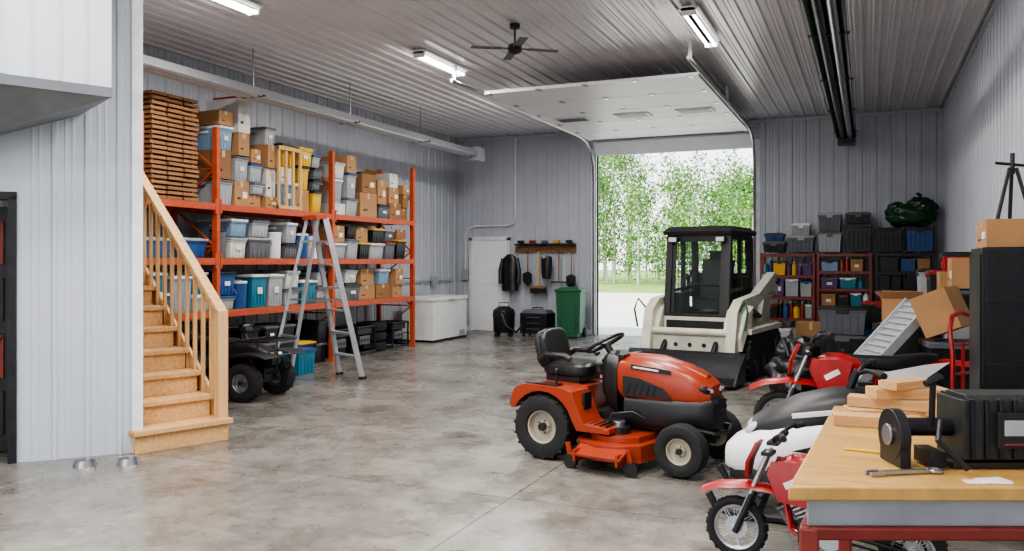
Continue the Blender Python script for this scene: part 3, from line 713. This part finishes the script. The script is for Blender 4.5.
for s_ in(-1,1):
    b.prism(fp,'y',min(s_*.2,s_*.5),max(s_*.2,s_*.5),orM)
    b.box((-.02,s_*.42,.612),(.3,.1,.012),blackM)
b.bb(-.24,.28,-.22,.22,.36,.59,orM);b.bb(-.30,-.23,-.28,.28,.34,.54,blackM);b.bb(.28,.62,-.22,.22,.27,.33,blackM)
for s_ in(-1,1):
    for i in range(4): b.box((.42+i*.05,s_*.36,.325),(.015,.2,.012),blackM)
    b.box((.34,s_*.34,.48),(.02,.12,.16),blackM)
    b.cyl((.1,s_*.42,.6),(.1,s_*.42,.70),.01,dkM,n=6);b.ell((.1,s_*.42,.72),(.022,.022,.03),blackM,8,6)
b.box((.02,0,.64),(.32,.38,.07),blackM);b.ell((.03,0,.70),(.235,.23,.07),seatM,20,10,pw=.6)
b.ell((-.17,0,.86),(.065,.21,.18),seatM,20,12,rot=(0,-.22,0),pw=.6);b.ell((-.205,0,.85),(.045,.22,.175),blackM,20,12,rot=(0,-.22,0),pw=.6)
for s_ in(-1,1): b.tube([(-.18,s_*.24,.78),(-.1,s_*.26,.83),(.08,s_*.26,.83),(.13,s_*.25,.80)],.026,blackM)
dk=[(.30,-.42),(.38,-.54),(.55,-.60),(.75,-.58),(.88,-.48),(.92,-.2),(.92,.2),(.88,.45),(.75,.54),(.5,.56),(.34,.45),(.28,.1)]
b.prism(dk,'z',.09,.21,orM);b.prism([(.61+(x-.61)*.78,y*.8) for x,y in dk],'z',.21,.255,orM)
b.prism([(.61+(x-.61)*1.03,y*1.02) for x,y in dk],'z',.085,.10,orM)
b.box((.61,-.64,.16),(.42,.16,.02),orM,rot=(.3,0,0));b.box((.43,-.64,.13),(.02,.16,.09),orM);b.box((.79,-.64,.13),(.02,.16,.09),orM)
for (x,y) in((.34,-.60),(.86,-.60),(.93,.0),(.88,.53)): b.cyl((x,y-.025,.055),(x,y+.025,.055),.055,blackM);b.beam((x,y,.06),(x-.03,y,.2),.02,.04,orM)
for y in(-.3,.3): b.cyl((.61,y,.25),(.61,y,.31),.09,blackM,n=18);b.cyl((.61,y,.31),(.61,y,.35),.05,steelM,n=14)
b.tube([(.5,-.35,.27),(.55,-.3,.4),(.7,-.25,.42),(.8,-.2,.36)],.012,dkM)
b.obj('riding_lawn_mower',(-2.27,6.55,0),math.radians(-10.5),.005,sc=.96)
# ------------------------------------------------------------ dirt bikes
def dirtbike(name,loc,rz,sc,pm,wm,lean=.12):
    b=MB();wb=.9;Rf=.17
    wheel(b,(wb,0,Rf),(0,1,0),Rf,.06,.125,alM,lugs=20,spokes=24,hubr=.025)
    wheel(b,(0,0,.165),(0,1,0),.165,.075,.11,alM,lugs=18,spokes=24,hubr=.028)
    for s_ in(-1,1):
        b.cyl((wb,s_*.05,Rf),(.72,s_*.05,.62),.013,alM,n=10);b.cyl((wb-.0,s_*.05,Rf-.02),(wb-.09,s_*.05,Rf+.2),.019,blackM,n=10)
        b.tube([(0,s_*.055,.165),(.2,s_*.05,.2),(.36,s_*.04,.22)],.014,dkM)
        b.tube([(.68,s_*.02,.56),(.5,s_*.07,.52),(.3,s_*.07,.48),(.34,s_*.05,.25),(.45,s_*.05,.14),(.6,s_*.05,.2),(.67,0,.5)],.012,pm)
        b.tube([(.3,s_*.05,.45),(-.02,s_*.05,.53)],.01,dkM)
        b.loft([[(.70,s_*.10,.57),(.72,s_*.11,.50),(.66,s_*.11,.36),(.62,s_*.1,.52)],[(.45,s_*.11,.56),(.48,s_*.125,.46),(.5,s_*.12,.34),(.46,s_*.1,.5)]],pm)
        b.prism([(.28,.49),(.02,.55),(-.12,.57),(.1,.40),(.28,.38)],'y',min(s_*.065,s_*.085),max(s_*.065,s_*.085),wm)
        b.box((.58,s_*.118,.47),(.1,.006,.035),paperM,rot=(0,.5,0))
        b.tube([(.70,s_*.02,.66),(.68,s_*.12,.70),(.64,s_*.22,.73),(.60,s_*.30,.73)],.011,dkM);b.cyl((.62,s_*.24,.73),(.595,s_*.34,.73),.017,rubM)
        b.cyl((.33,s_*.06,.16),(.33,s_*.16,.155),.012,dkM,n=8)
    b.beam((.73,-.07,.6),(.73,.07,.6),.06,.02,dkM);b.beam((.70,-.07,.66),(.70,.07,.66),.06,.02,dkM)
    b.tube([(.66,-.13,.7),(.64,0,.72),(.66,.13,.7)],.02,blackM)
    def fend(pts,m):
        rs=[]
        for x,z,w in pts: rs.append([(x,-w,z-.02),(x,-w*.6,z+.008),(x,0,z+.016),(x,w*.6,z+.008),(x,w,z-.02),(x,w*.6,z-.001),(x,0,z+.004),(x,-w*.6,z-.001)])
        b.loft(rs,m)
    fend([(.58,.375,.045),(.70,.41,.075),(.85,.425,.08),(1.0,.405,.07),(1.10,.36,.045)],pm)
    fend([(.2,.5,.08),(.02,.55,.08),(-.12,.575,.075),(-.26,.56,.05)],pm)
    b.loft([[(.79,-.08,.66),(.79,.08,.66),(.77,.08,.66),(.77,-.08,.66)],[(.84,-.09,.55),(.84,.09,.55),(.82,.09,.55),(.82,-.09,.55)],[(.85,-.05,.46),(.85,.05,.46),(.83,.05,.46),(.83,-.05,.46)]],pm)
    b.loft([ring_x(.66,.06,.5,.58,16,2.6),ring_x(.6,.085,.47,.61,16,2.6),ring_x(.5,.09,.46,.61,16,2.6),ring_x(.4,.075,.47,.58,16,2.6)],pm)
    b.loft([ring_x(.47,.05,.55,.605,14,3),ring_x(.38,.07,.51,.60,14,3),ring_x(.2,.08,.5,.60,14,3),ring_x(.02,.07,.54,.625,14,3),ring_x(-.06,.05,.57,.62,14,3)],seatM)
    b.cyl((.5,0,.62),(.5,0,.635),.025,blackM)
    b.box((.44,0,.21),(.24,.14,.13),dkM);b.cyl((.40,-.09,.2),(.40,.09,.2),.07,steelM,n=18);b.cyl((.50,-.085,.19),(.50,.085,.19),.05,dkM,n=16)
    for i in range(6): b.box((.50+.012*i,0,.28+.02*i),(.12,.11,.008),steelM,rot=(0,.5,0))
    b.box((.52,0,.33),(.07,.07,.14),dkM,rot=(0,.5,0));b.box((.34,0,.34),(.14,.1,.16),blackM)
    b.tube([(.58,-.03,.34),(.68,-.06,.28),(.6,-.09,.16),(.4,-.1,.2),(.2,-.09,.36)],.015,steelM);b.cyl((.22,-.1,.35),(-.1,-.11,.46),.035,blackM,r1=.04)
    b.cyl((.18,0,.22),(.3,0,.46),.02,dkM)
    for z in(.31,.34,.37): b.torus((.24,0,z),(.45,0,.9),.035,.008,redM,14,5)
    b.torus((0,-.045,.165),(0,1,0),.06,.006,dkM,18,4)
    b.beam((0,-.045,.225),(.4,-.045,.235),.008,.012,dkM);b.beam((0,-.045,.105),(.4,-.045,.165),.008,.012,dkM)
    b.tube([(.34,.06,.16),(.30,.12,.08),(.27,.18,.012)],.008,dkM)
    return b.obj(name,loc,sc=sc,rot=(lean,0,rz),bev=0)
dirtbike('dirt_bike',(.20,4.42,.0),math.radians(176),.93,redM,redM,.06)
dirtbike('motocross_bike',(.45,7.62,.0),math.radians(187),1.28,redM,whiteM,.06)
# ------------------------------------------------------------ snowmobile  (local +X forward)
b=MB()
b.loft([ring_x(x,hw,z0,z1,24,2.8) for x,hw,z0,z1 in[(-.1,.24,.36,.58),(.15,.28,.30,.62),(.4,.30,.26,.62),(.62,.30,.22,.58),(.80,.27,.2,.52),(.94,.2,.22,.44),(1.0,.12,.25,.38)]],whiteM)
b.loft([ring_x(x,hw,z0,z1,24,2.8) for x,hw,z0,z1 in[(.0,.15,.5,.74),(.15,.2,.45,.78),(.35,.235,.42,.77),(.55,.235,.4,.72),(.72,.2,.38,.645),(.84,.14,.38,.56)]],blackM)
b.loft([ring_x(x,hw,z0,z1,24,3.5) for x,hw,z0,z1 in[(.0,.25,.16,.4),(.5,.29,.14,.38),(.82,.255,.15,.33),(.97,.15,.18,.28)]],blackM)
for s_ in(-1,1):
    b.box((.45,s_*.232,.64),(.3,.012,.03),trimM,rot=(0,.15,s_*-.03));b.ell((.82,s_*.10,.52),(.07,.05,.03),lensM,12,8,rot=(0,.6,0))
    b.prism([(-.05,.30),(.1,.46),(.4,.48),(.6,.42),(.4,.40),(.1,.38)],'y',min(s_*.285,s_*.302),max(s_*.285,s_*.302),blackM)
    b.tube([(1.08,s_*.36,.15),(1.03,s_*.36,.06),(.9,s_*.36,.025),(.45,s_*.36,.025),(.35,s_*.36,.05)],.025,blackM,6)
    b.beam((.8,s_*.36,.05),(.68,s_*.25,.36),.05,.05,dkM);b.beam((.6,s_*.2,.28),(.78,s_*.36,.14),.03,.03,dkM)
    b.tube([(.22,0,.86),(.17,s_*.15,.90),(.11,s_*.33,.90)],.013,dkM);b.cyl((.13,s_*.26,.90),(.10,s_*.38,.90),.02,rubM)
b.cyl((.29,0,.7),(.22,0,.88),.025,dkM)
b.loft([ring_x(x,hw,z0,z1,18,3.5) for x,hw,z0,z1 in[(.1,.1,.5,.74),(.0,.15,.46,.77),(-.3,.17,.44,.74),(-.65,.18,.44,.76),(-.8,.16,.5,.80),(-.85,.12,.56,.76)]],seatM)
for s_ in(-1,1): b.box((-.3,s_*.172,.62),(.3,.006,.035),trimM)
b.bb(-.95,.3,-.22,.22,.40,.46,dkM)
for s_ in(-1,1): b.bb(-.95,.25,s_*.22-.01,s_*.22+.01,.28,.46,dkM)
b.prism(stad(-.92,.3,.13,.03),'y',-.19,.19,rubM)
for i in range(11): b.bb(-.85+i*.1,-.82+i*.1,-.19,.19,.005,.04,rubM)
b.obj('snowmobile',(.16,5.55,0),math.radians(184),.004)
# ------------------------------------------------------------ quad bike local +X forward
b=MB()
for s_ in(-1,1):
    wheel(b,(.60,s_*.42,.29),(0,s_,0),.29,.22,.14,steelM,lugs=18);wheel(b,(-.58,s_*.42,.29),(0,s_,0),.29,.25,.14,steelM,lugs=18)
    for cx,dr in((.60,1),(-.58,-1)):
        top=[(cx-dr*.42,.46),(cx-dr*.33,.62),(cx-dr*.15,.70),(cx+dr*.12,.73),(cx+dr*.38,.71),(cx+dr*.46,.66),(cx+dr*.40,.67),(cx+dr*.12,.69),(cx-dr*.13,.66),(cx-dr*.29,.58),(cx-dr*.38,.45)]
        b.prism(top,'y',min(s_*.16,s_*.54),max(s_*.16,s_*.54),blackM)
    b.bb(-.22,.24,min(s_*.2,s_*.46),max(s_*.2,s_*.46),.29,.325,blackM)
    b.tube([(.28,0,1.02),(.25,s_*.12,1.09),(.16,s_*.36,1.08)],.014,dkM);b.cyl((.18,s_*.28,1.083),(.14,s_*.42,1.075),.022,rubM)
    b.cyl((.60,s_*.15,.30),(.55,s_*.2,.62),.035,redM);b.beam((.60,s_*.14,.33),(.60,s_*.34,.29),.05,.025,dkM)
    b.beam((-.58,s_*.14,.33),(-.58,s_*.34,.29),.05,.03,dkM)
b.loft([ring_x(x,hw,z0,z1,18,3.2) for x,hw,z0,z1 in[(.88,.12,.52,.70),(.72,.17,.44,.78),(.4,.16,.42,.88),(.18,.13,.42,.86),(-.2,.14,.45,.76),(-.8,.17,.55,.74),(-.92,.12,.6,.70)]],blackM)
b.loft([ring_x(x,hw,z0,z1,18,3) for x,hw,z0,z1 in[(.16,.09,.78,.90),(0,.14,.74,.91),(-.4,.16,.72,.89),(-.65,.15,.73,.92),(-.7,.11,.77,.90)]],seatM)
b.cyl((.36,0,.84),(.28,0,1.04),.03,blackM);b.box((.33,0,1.05),(.1,.16,.09),blackM,rot=(0,-.4,0));b.box((.32,0,1.10),(.06,.12,.01),lensM,rot=(0,-.6,0))
for x0,x1,z in((.44,1.0,.90),(-1.05,-.60,.88)):
    b.tube([(x0,-.36,z),(x1,-.36,z),(x1,.36,z),(x0,.36,z)],.014,dkM,6,True)
    for i in range(6): b.cyl((x0,-.3+i*.12,z),(x1,-.3+i*.12,z),.010,dkM,n=6)
    for sy in(-.25,.25): b.cyl(((x0+x1)/2,sy,z-.2),((x0+x1)/2,sy,z),.012,dkM)
b.cyl((.60,-.35,.29),(.60,.35,.29),.03,dkM);b.cyl((-.58,-.35,.29),(-.58,.35,.29),.03,dkM);b.bb(-.6,.75,-.12,.12,.26,.48,dkM)
b.box((.1,0,.40),(.3,.3,.2),steelM)
b.tube([(.85,-.2,.40),(1.0,-.18,.45),(1.02,-.15,.68),(1.02,.15,.68),(1.0,.18,.45),(.85,.2,.40)],.018,dkM)
for s_ in(-.1,.1): b.ell((.87,s_,.68),(.04,.05,.035),lensM,12,8)
b.obj('quad_bike',(-6.82,7.56,0),math.radians(4),.004,sc=.74)
# ------------------------------------------------------------ workbench
b=MB();BT=.95
PA=Vector((-.196,2.33));PB=Vector((.86,2.77));PC=Vector((1.15,3.95));PD=Vector((-.13,3.72))
def inset(k):
    c=(PA+PB+PC+PD)/4;return[tuple(c+(p-c)*k) for p in(PA,PB,PC,PD)]
b.prism(inset(1.0),'z',BT-.04,BT,benchM);b.prism(inset(.93),'z',BT-.12,BT-.04,lgreyM)
pl=inset(.92)
for i in range(4):
    a=pl[i];c=pl[(i+1)%4];b.beam(a+(BT-.135,),c+(BT-.135,),.05,.035,dredM);b.beam(a+(.25,),c+(.25,),.04,.04,dredM)
    b.beam(a+(0,),a+(BT-.12,),.05,.05,dredM)
b.prism(inset(.88),'z',.27,.29,darkwM)
b.obj('workbench',bev=.006)
fr=math.atan2(.394,.919)
b=MB();oliveM=M('winch_housing',S(50,52,48),.45,.2,.25,14)
b.bb(.15,.80,-.08,.08,.0,.02,blackM)
b.box((.48,0,.125),(.60,.17,.19),oliveM);b.prism([(-.085,.2),(.085,.2),(.06,.235),(-.06,.235)],'x',.2,.76,oliveM)
for i in range(13): b.bb(.20+i*.045,.212+i*.045,-.098,.098,.035,.225,dkM)
b.bb(.28,.60,-.104,-.096,.07,.185,blackM);b.bb(.30,.38,-.107,-.103,.11,.16,lgreyM);b.bb(.43,.56,-.107,-.103,.11,.15,greyM);b.bb(.30,.56,-.107,-.103,.08,.086,dredM)
b.cyl((0.02,0,.12),(.19,0,.12),.03,dkM,n=14);b.cyl((-.02,0,.095),(.015,0,.095),.085,blackM,n=24);b.box((0,0,.06),(.035,.15,.12),blackM);b.cyl((-.03,0,.095),(-.02,0,.095),.035,steelM,n=14)
b.box((.10,-.03,.03),(.05,.12,.05),dkM);b.cyl((.11,-.02,.13),(.10,-.05,.28),.010,dkM,n=8);b.cyl((.07,-.06,.27),(.13,-.04,.29),.012,blackM,n=8)
b.tube([(.12,-.06,.15),(.08,-.12,.1),(.16,-.15,.015)],.01,blackM)
b.obj('electric_winch',(.075,2.72,BT+.002),fr,.004,sc=.9)
def offcut(x,y,z,l,w,h,rz,m=None,name='wood_offcut'):
    b=MB();b.box((0,0,h/2),(l,w,h),m or pineM);
    for k in range(3): b.box((l/2+.0006,-w*.25+k*w*.25,h/2),(.001,.003,h*.8),darkwM)
    b.obj(name,(x,y,BT+z+.001),rz,.003)
offcut(.03,3.32,0,.30,.09,.038,.1);offcut(.12,3.5,0,.4,.12,.038,.25);offcut(.1,3.5,.04,.34,.09,.038,-.1);offcut(.14,3.52,.08,.28,.10,.038,.4);offcut(.3,3.25,0,.2,.14,.06,.2,card2M);offcut(.28,3.25,.062,.16,.1,.05,-.2)
offcut(.42,3.55,0,.25,.12,.09,.2);offcut(.13,3.5,.12,.2,.08,.03,.9)
b=MB();b.beam((0,0,.008),(.15,0,.008),.018,.01,steelM);b.torus((.17,0,.008),(0,0,1),.018,.006,steelM,16,6);b.box((-.015,.012,.008),(.04,.012,.012),steelM);b.box((-.015,-.012,.008),(.04,.012,.012),steelM)
b.obj('wrench',(.03,2.55,BT),fr+.15,.001)
b=MB();b.cyl((0,0,.005),(.14,0,.005),.005,hiM,n=6);b.cyl((.14,0,.005),(.155,0,.005),.005,darkwM,r1=.001,n=6);b.obj('pencil',(-.07,2.85,BT),fr-.5)
b=MB();b.box((0,0,.001),(.12,.04,.002),paperM);b.box((.02,.01,.003),(.08,.05,.002),paperM,rot=(0,0,.2));b.obj('paper_sheet',(.30,2.585,BT+.001),fr)
# ------------------------------------------------------------ right side clutter
b=MB();b.box((0,0,.84),(.58,.62,1.6),blackM);b.box((-.296,0,.9),(.012,.58,1.4),dkM);
b.box((0,-.318,.9),(.54,.012,1.45),dkM);b.box((.2,-.335,1.0),(.02,.03,.35),steelM)
for z in(.5,.9,1.3): b.box((0,-.326,z),(.54,.004,.01),blackM)
b.box((0,0,.03),(.5,.55,.06),blackM);b.obj('steel_cabinet',(.96,6.35,0),0,.006)
carton(.96,6.35,1.645,.52,.52,.18,cardM,PI)
b=MB()
for i,(x,y) in enumerate(((-.1,-.1),(.1,-.05),(0,.12))): b.cyl((x,y,0),(x*.2,y*.2,.34),.012,blackM,n=8)
b.cyl((0,0,.30),(0,0,.44),.014,blackM,n=8);b.cyl((-.10,0,.38),(.10,0,.35),.01,blackM,n=8);b.obj('tripod',(.88,6.35,1.83))
b=MB()
for s_ in(-1,1):
    b.tube([(s_*.2,0,.1),(s_*.2,0,.9),(s_*.19,.03,1.1),(s_*.12,.06,1.2),(0,.07,1.23)],.018,redM)
    wheel(b,(s_*.25,.08,.13),(s_,0,0),.13,.06,.06,greyM)
for z in(.25,.5,.75,.98): b.cyl((-.2,0,z),(.2,0,z),.012,redM,n=8)
b.beam((-.07,0,.12),(-.07,0,1.0),.025,.01,redM);b.beam((.07,0,.12),(.07,0,1.0),.025,.01,redM)
b.cyl((-.25,.08,.13),(.25,.08,.13),.012,dkM,n=8);b.box((0,-.1,.012),(.4,.2,.012),redM);b.beam((0,0,.1),(0,0,.02),.4,.012,redM)
b.obj('hand_truck',(.70,7.12,0),.9,sc=.95)
carton(.96,9.45,.0,.5,.6,.5,card2M,PI);carton(.96,9.45,.51,.5,.55,.45,wcardM,PI);tote(.96,9.45,.97,.5,.5,.3,blackM,greyM,-PI/2);carton(.97,9.45,1.29,.42,.5,.3,cardM,PI)
tote(.9,10.4,0,.7,.6,.5,blueM,greyM,-PI/2);tote(.92,10.4,.52,.6,.55,.4,blackM,redM,-PI/2);carton(.95,10.4,.94,.45,.5,.5,cardM,PI);tote(.95,10.4,1.45,.45,.4,.2,redM,blackM,-PI/2)
tote(.9,11.5,0,.8,.6,.5,greyM,blackM,-PI/2);carton(.92,11.5,.52,.5,.7,.5,wcardM,PI);tote(.92,11.5,1.04,.6,.5,.4,blackM,redM,-PI/2)
tote(.9,12.8,0,.8,.6,.5,blackM,blackM,-PI/2);tote(.9,12.8,.52,.8,.6,.5,blackM,yelM,-PI/2);tote(.9,12.8,1.05,.7,.55,.4,lgreyM,blackM,-PI/2)
b=MB();b.box((0,0,.42),(.46,.5,.72),blackM);b.box((0,0,.80),(.5,.54,.05),greyM)
for z in(.2,.4,.6): b.box((-.235,0,z),(.01,.44,.14),dkM);b.box((-.245,0,z+.03),(.015,.2,.015),steelM);
for sx in(-.18,.18):
    for sy in(-.2,.2): b.ell((sx,sy,.03),(.03,.03,.03),rubM,8,6)
b.obj('rolling_tool_cabinet',(.72,8.6,0),.1,.006)
carton(.70,8.58,.915,.32,.44,.38,cardM,0,rot=(.0,.40,2.8))
carton(.34,9.6,0,.5,.5,.5,card2M,2.9);carton(.34,9.6,.51,.45,.5,.4,blackM,2.8,label=False);carton(.36,9.6,.92,.4,.4,.25,cardM,3.0,open_=True)
b=MB();
for s_ in(-1,1): b.box((0,s_*.24,.03),(1.5,.03,.08),alM)
b.box((0,0,.02),(1.48,.46,.012),alM)
for i in range(20): b.box((-.70+i*.073,0,.035),(.022,.46,.03),alM)
b.obj('loading_ramp',(.02,8.62,.60),rot=(0,-.82,.42))
b=MB()
b.ell((0,0,.26),(.3,.42,.25),bagM,36,24,disp=.3,seed=1.2,pw=.8,freq=2);b.ell((.05,.1,.52),(.24,.3,.18),bagM,30,20,disp=.3,seed=5.2,freq=2);b.tube([(-.1,-.25,.5),(-.14,-.1,.68),(-.1,.2,.66)],.02,blackM)
b.obj('duffel_bag',(-.75,9.9,.0),.2,sharp=60)
tote(-.35,13.5,0,.8,.5,.45,blackM,greyM);tote(-.35,13.5,.47,.7,.5,.4,greyM,blackM);tote(.2,14.6,0,.6,.5,.5,blueM,blackM);tote(.2,14.6,.51,.6,.5,.4,blackM,redM);carton(-.9,15.4,0,.5,.5,.5,cardM,-PI/2);carton(-1.5,15.5,0,.5,.5,.35,wcardM,-PI/2)
b=MB()
for i in range(4):
    x=i*.07;b.tube([(x,0,0),(x,.05,1.6),(x,.02,1.75),(x,-.06,1.85)],.018,[redM,blackM,whiteM,blackM][i],6)
b.obj('skis',(1.0,7.7,0))
for (x,y) in((-5.47,4.52),(-5.22,4.70)):
    b=MB();b.lathe([(.001,.008),(.06,.01),(.065,.045),(.072,.05),(.085,.0),(.001,0)],(0,0,0),(0,0,1),steelM,24)
    b.obj('pet_bowl',(x,y,0))
# ------------------------------------------------------------ outside
gravM=M('gravel',S(206,200,184),.95,0,.1,1.5,.3,bscale=8);grassM=M('grass',S(120,148,60),.95,0,.25,.6)
b=MB();b.bb(-60,50,YB+.12,42,-.2,-.05,gravM);b.obj('gravel_yard')
b=MB();b.bb(-120,90,42,160,-.2,-.03,grassM);b.obj('grass_field')
b=MB();b.bb(-60,50,-40,YF-.2,-.2,-.05,gravM);b.obj('gravel_yard')
leafs=[M('leaves_a',S(96,138,58),.6,0,.3,.8),M('leaves_b',S(132,168,84),.6,0,.3,.8),M('leaves_c',S(70,110,50),.6,0,.3,.8)]
barkM=M('birch_bark',S(205,200,188),.8,0,.3,3,stretch=(1,1,4))
def tree_mesh(i,H,crown0,nl=1150):
    b=MB();rr=random.Random(100+i)
    pts=[(0,0,0)]
    for k in range(1,7): pts.append((pts[-1][0]+rr.uniform(-.12,.12),pts[-1][1]+rr.uniform(-.1,.1),H*k/6))
    for k in range(6): b.cyl(pts[k],pts[k+1],.11*(1-k/6.5),barkM,r1=.11*(1-(k+1)/6.5),n=7)
    cl=[]
    for k in range(30):
        z=H*rr.uniform(crown0,1.0);f=1-abs(z/H-(crown0+.35))*1.1;a=rr.uniform(0,2*PI);r=rr.uniform(.3,1.5)*max(.25,f)
        p=(math.cos(a)*r,math.sin(a)*r,z);b.cyl((0,0,z-.5),p,.025,barkM,r1=.008,n=4);cl.append(p)
    for k in range(nl):
        c=rr.choice(cl);p=Vector(c)+Vector((rr.gauss(0,.4),rr.gauss(0,.4),rr.gauss(0,.4)));s=rr.uniform(.08,.16)
        q=Euler((rr.uniform(0,6),rr.uniform(0,6),rr.uniform(0,6))).to_matrix()
        b.add([p+q@Vector(v) for v in((-s,0,0),(0,-s*.6,0),(s,0,0),(0,s*.6,0))],[(0,1,2,3)],leafs[0] if rr.random()<.5 else rr.choice(leafs))
    o=b.obj('birch_tree',(0,0,0),fix=False);return o
base=[tree_mesh(i,h,c,n) for i,(h,c,n) in enumerate(((14,.3,1000),(9.5,.2,1200),(8,.15,1200),(16,.35,1000),(6,.1,900)))]
pos=[]
for k in range(110):
    x=R.uniform(-42,4);y=R.uniform(56,80)
    u=x/y
    if -.235<u<-.10 : kinds=[1,2,2,4,1]
    else: kinds=[0,1,3,0]
    if k%5==0: kinds=[4,2]; y=R.uniform(53,58)
    pos.append((x,y,kinds))
for i,(x,y,kd) in enumerate(pos):
    src=base[R.choice(kd)]
    o=bpy.data.objects.new('birch_tree',src.data);bpy.context.collection.objects.link(o);o.location=(x,y,-.03);o.rotation_euler=(0,0,R.uniform(0,6));s=R.uniform(.85,1.1);o.scale=(s,s,s)
for i,o in enumerate(base): o.location=(-30+i*3,66,-.03)
# ------------------------------------------------------------ light
w=bpy.data.worlds.new('World');bpy.context.scene.world=w;w.use_nodes=True
nt=w.node_tree;bg=nt.nodes['Background']
tc=nt.nodes.new('ShaderNodeTexCoord');sp=nt.nodes.new('ShaderNodeSeparateXYZ');nt.links.new(tc.outputs['Generated'],sp.inputs[0])
rp=nt.nodes.new('ShaderNodeValToRGB');rp.color_ramp.elements[0].color=(.98,.98,1,1);rp.color_ramp.elements[1].color=(.62,.76,1,1);rp.color_ramp.elements[1].position=.8
nt.links.new(sp.outputs[2],rp.inputs[0]);nt.links.new(rp.outputs[0],bg.inputs['Color']);bg.inputs['Strength'].default_value=3.4
sn=bpy.data.lights.new('sun','SUN');sn.energy=7.5;sn.angle=.02;sn.color=(1,.94,.84);so=bpy.data.objects.new('sun',sn);bpy.context.collection.objects.link(so)
so.rotation_euler=Vector((.45,.6,-1)).to_track_quat('-Z','Y').to_euler()
try: bpy.context.scene.view_settings.look='AgX - Medium High Contrast'
except Exception as e: print(e)
# camera
cam=bpy.data.cameras.new('camera');co=bpy.data.objects.new('camera',cam);bpy.context.collection.objects.link(co)
cam.sensor_width=36;cam.lens=830/1024*36;cam.shift_y=-13.5/1024
co.location=(0,0,1.55);co.rotation_euler=(PI/2,0,math.radians(23.2));cam.clip_end=400
bpy.context.scene.camera=co
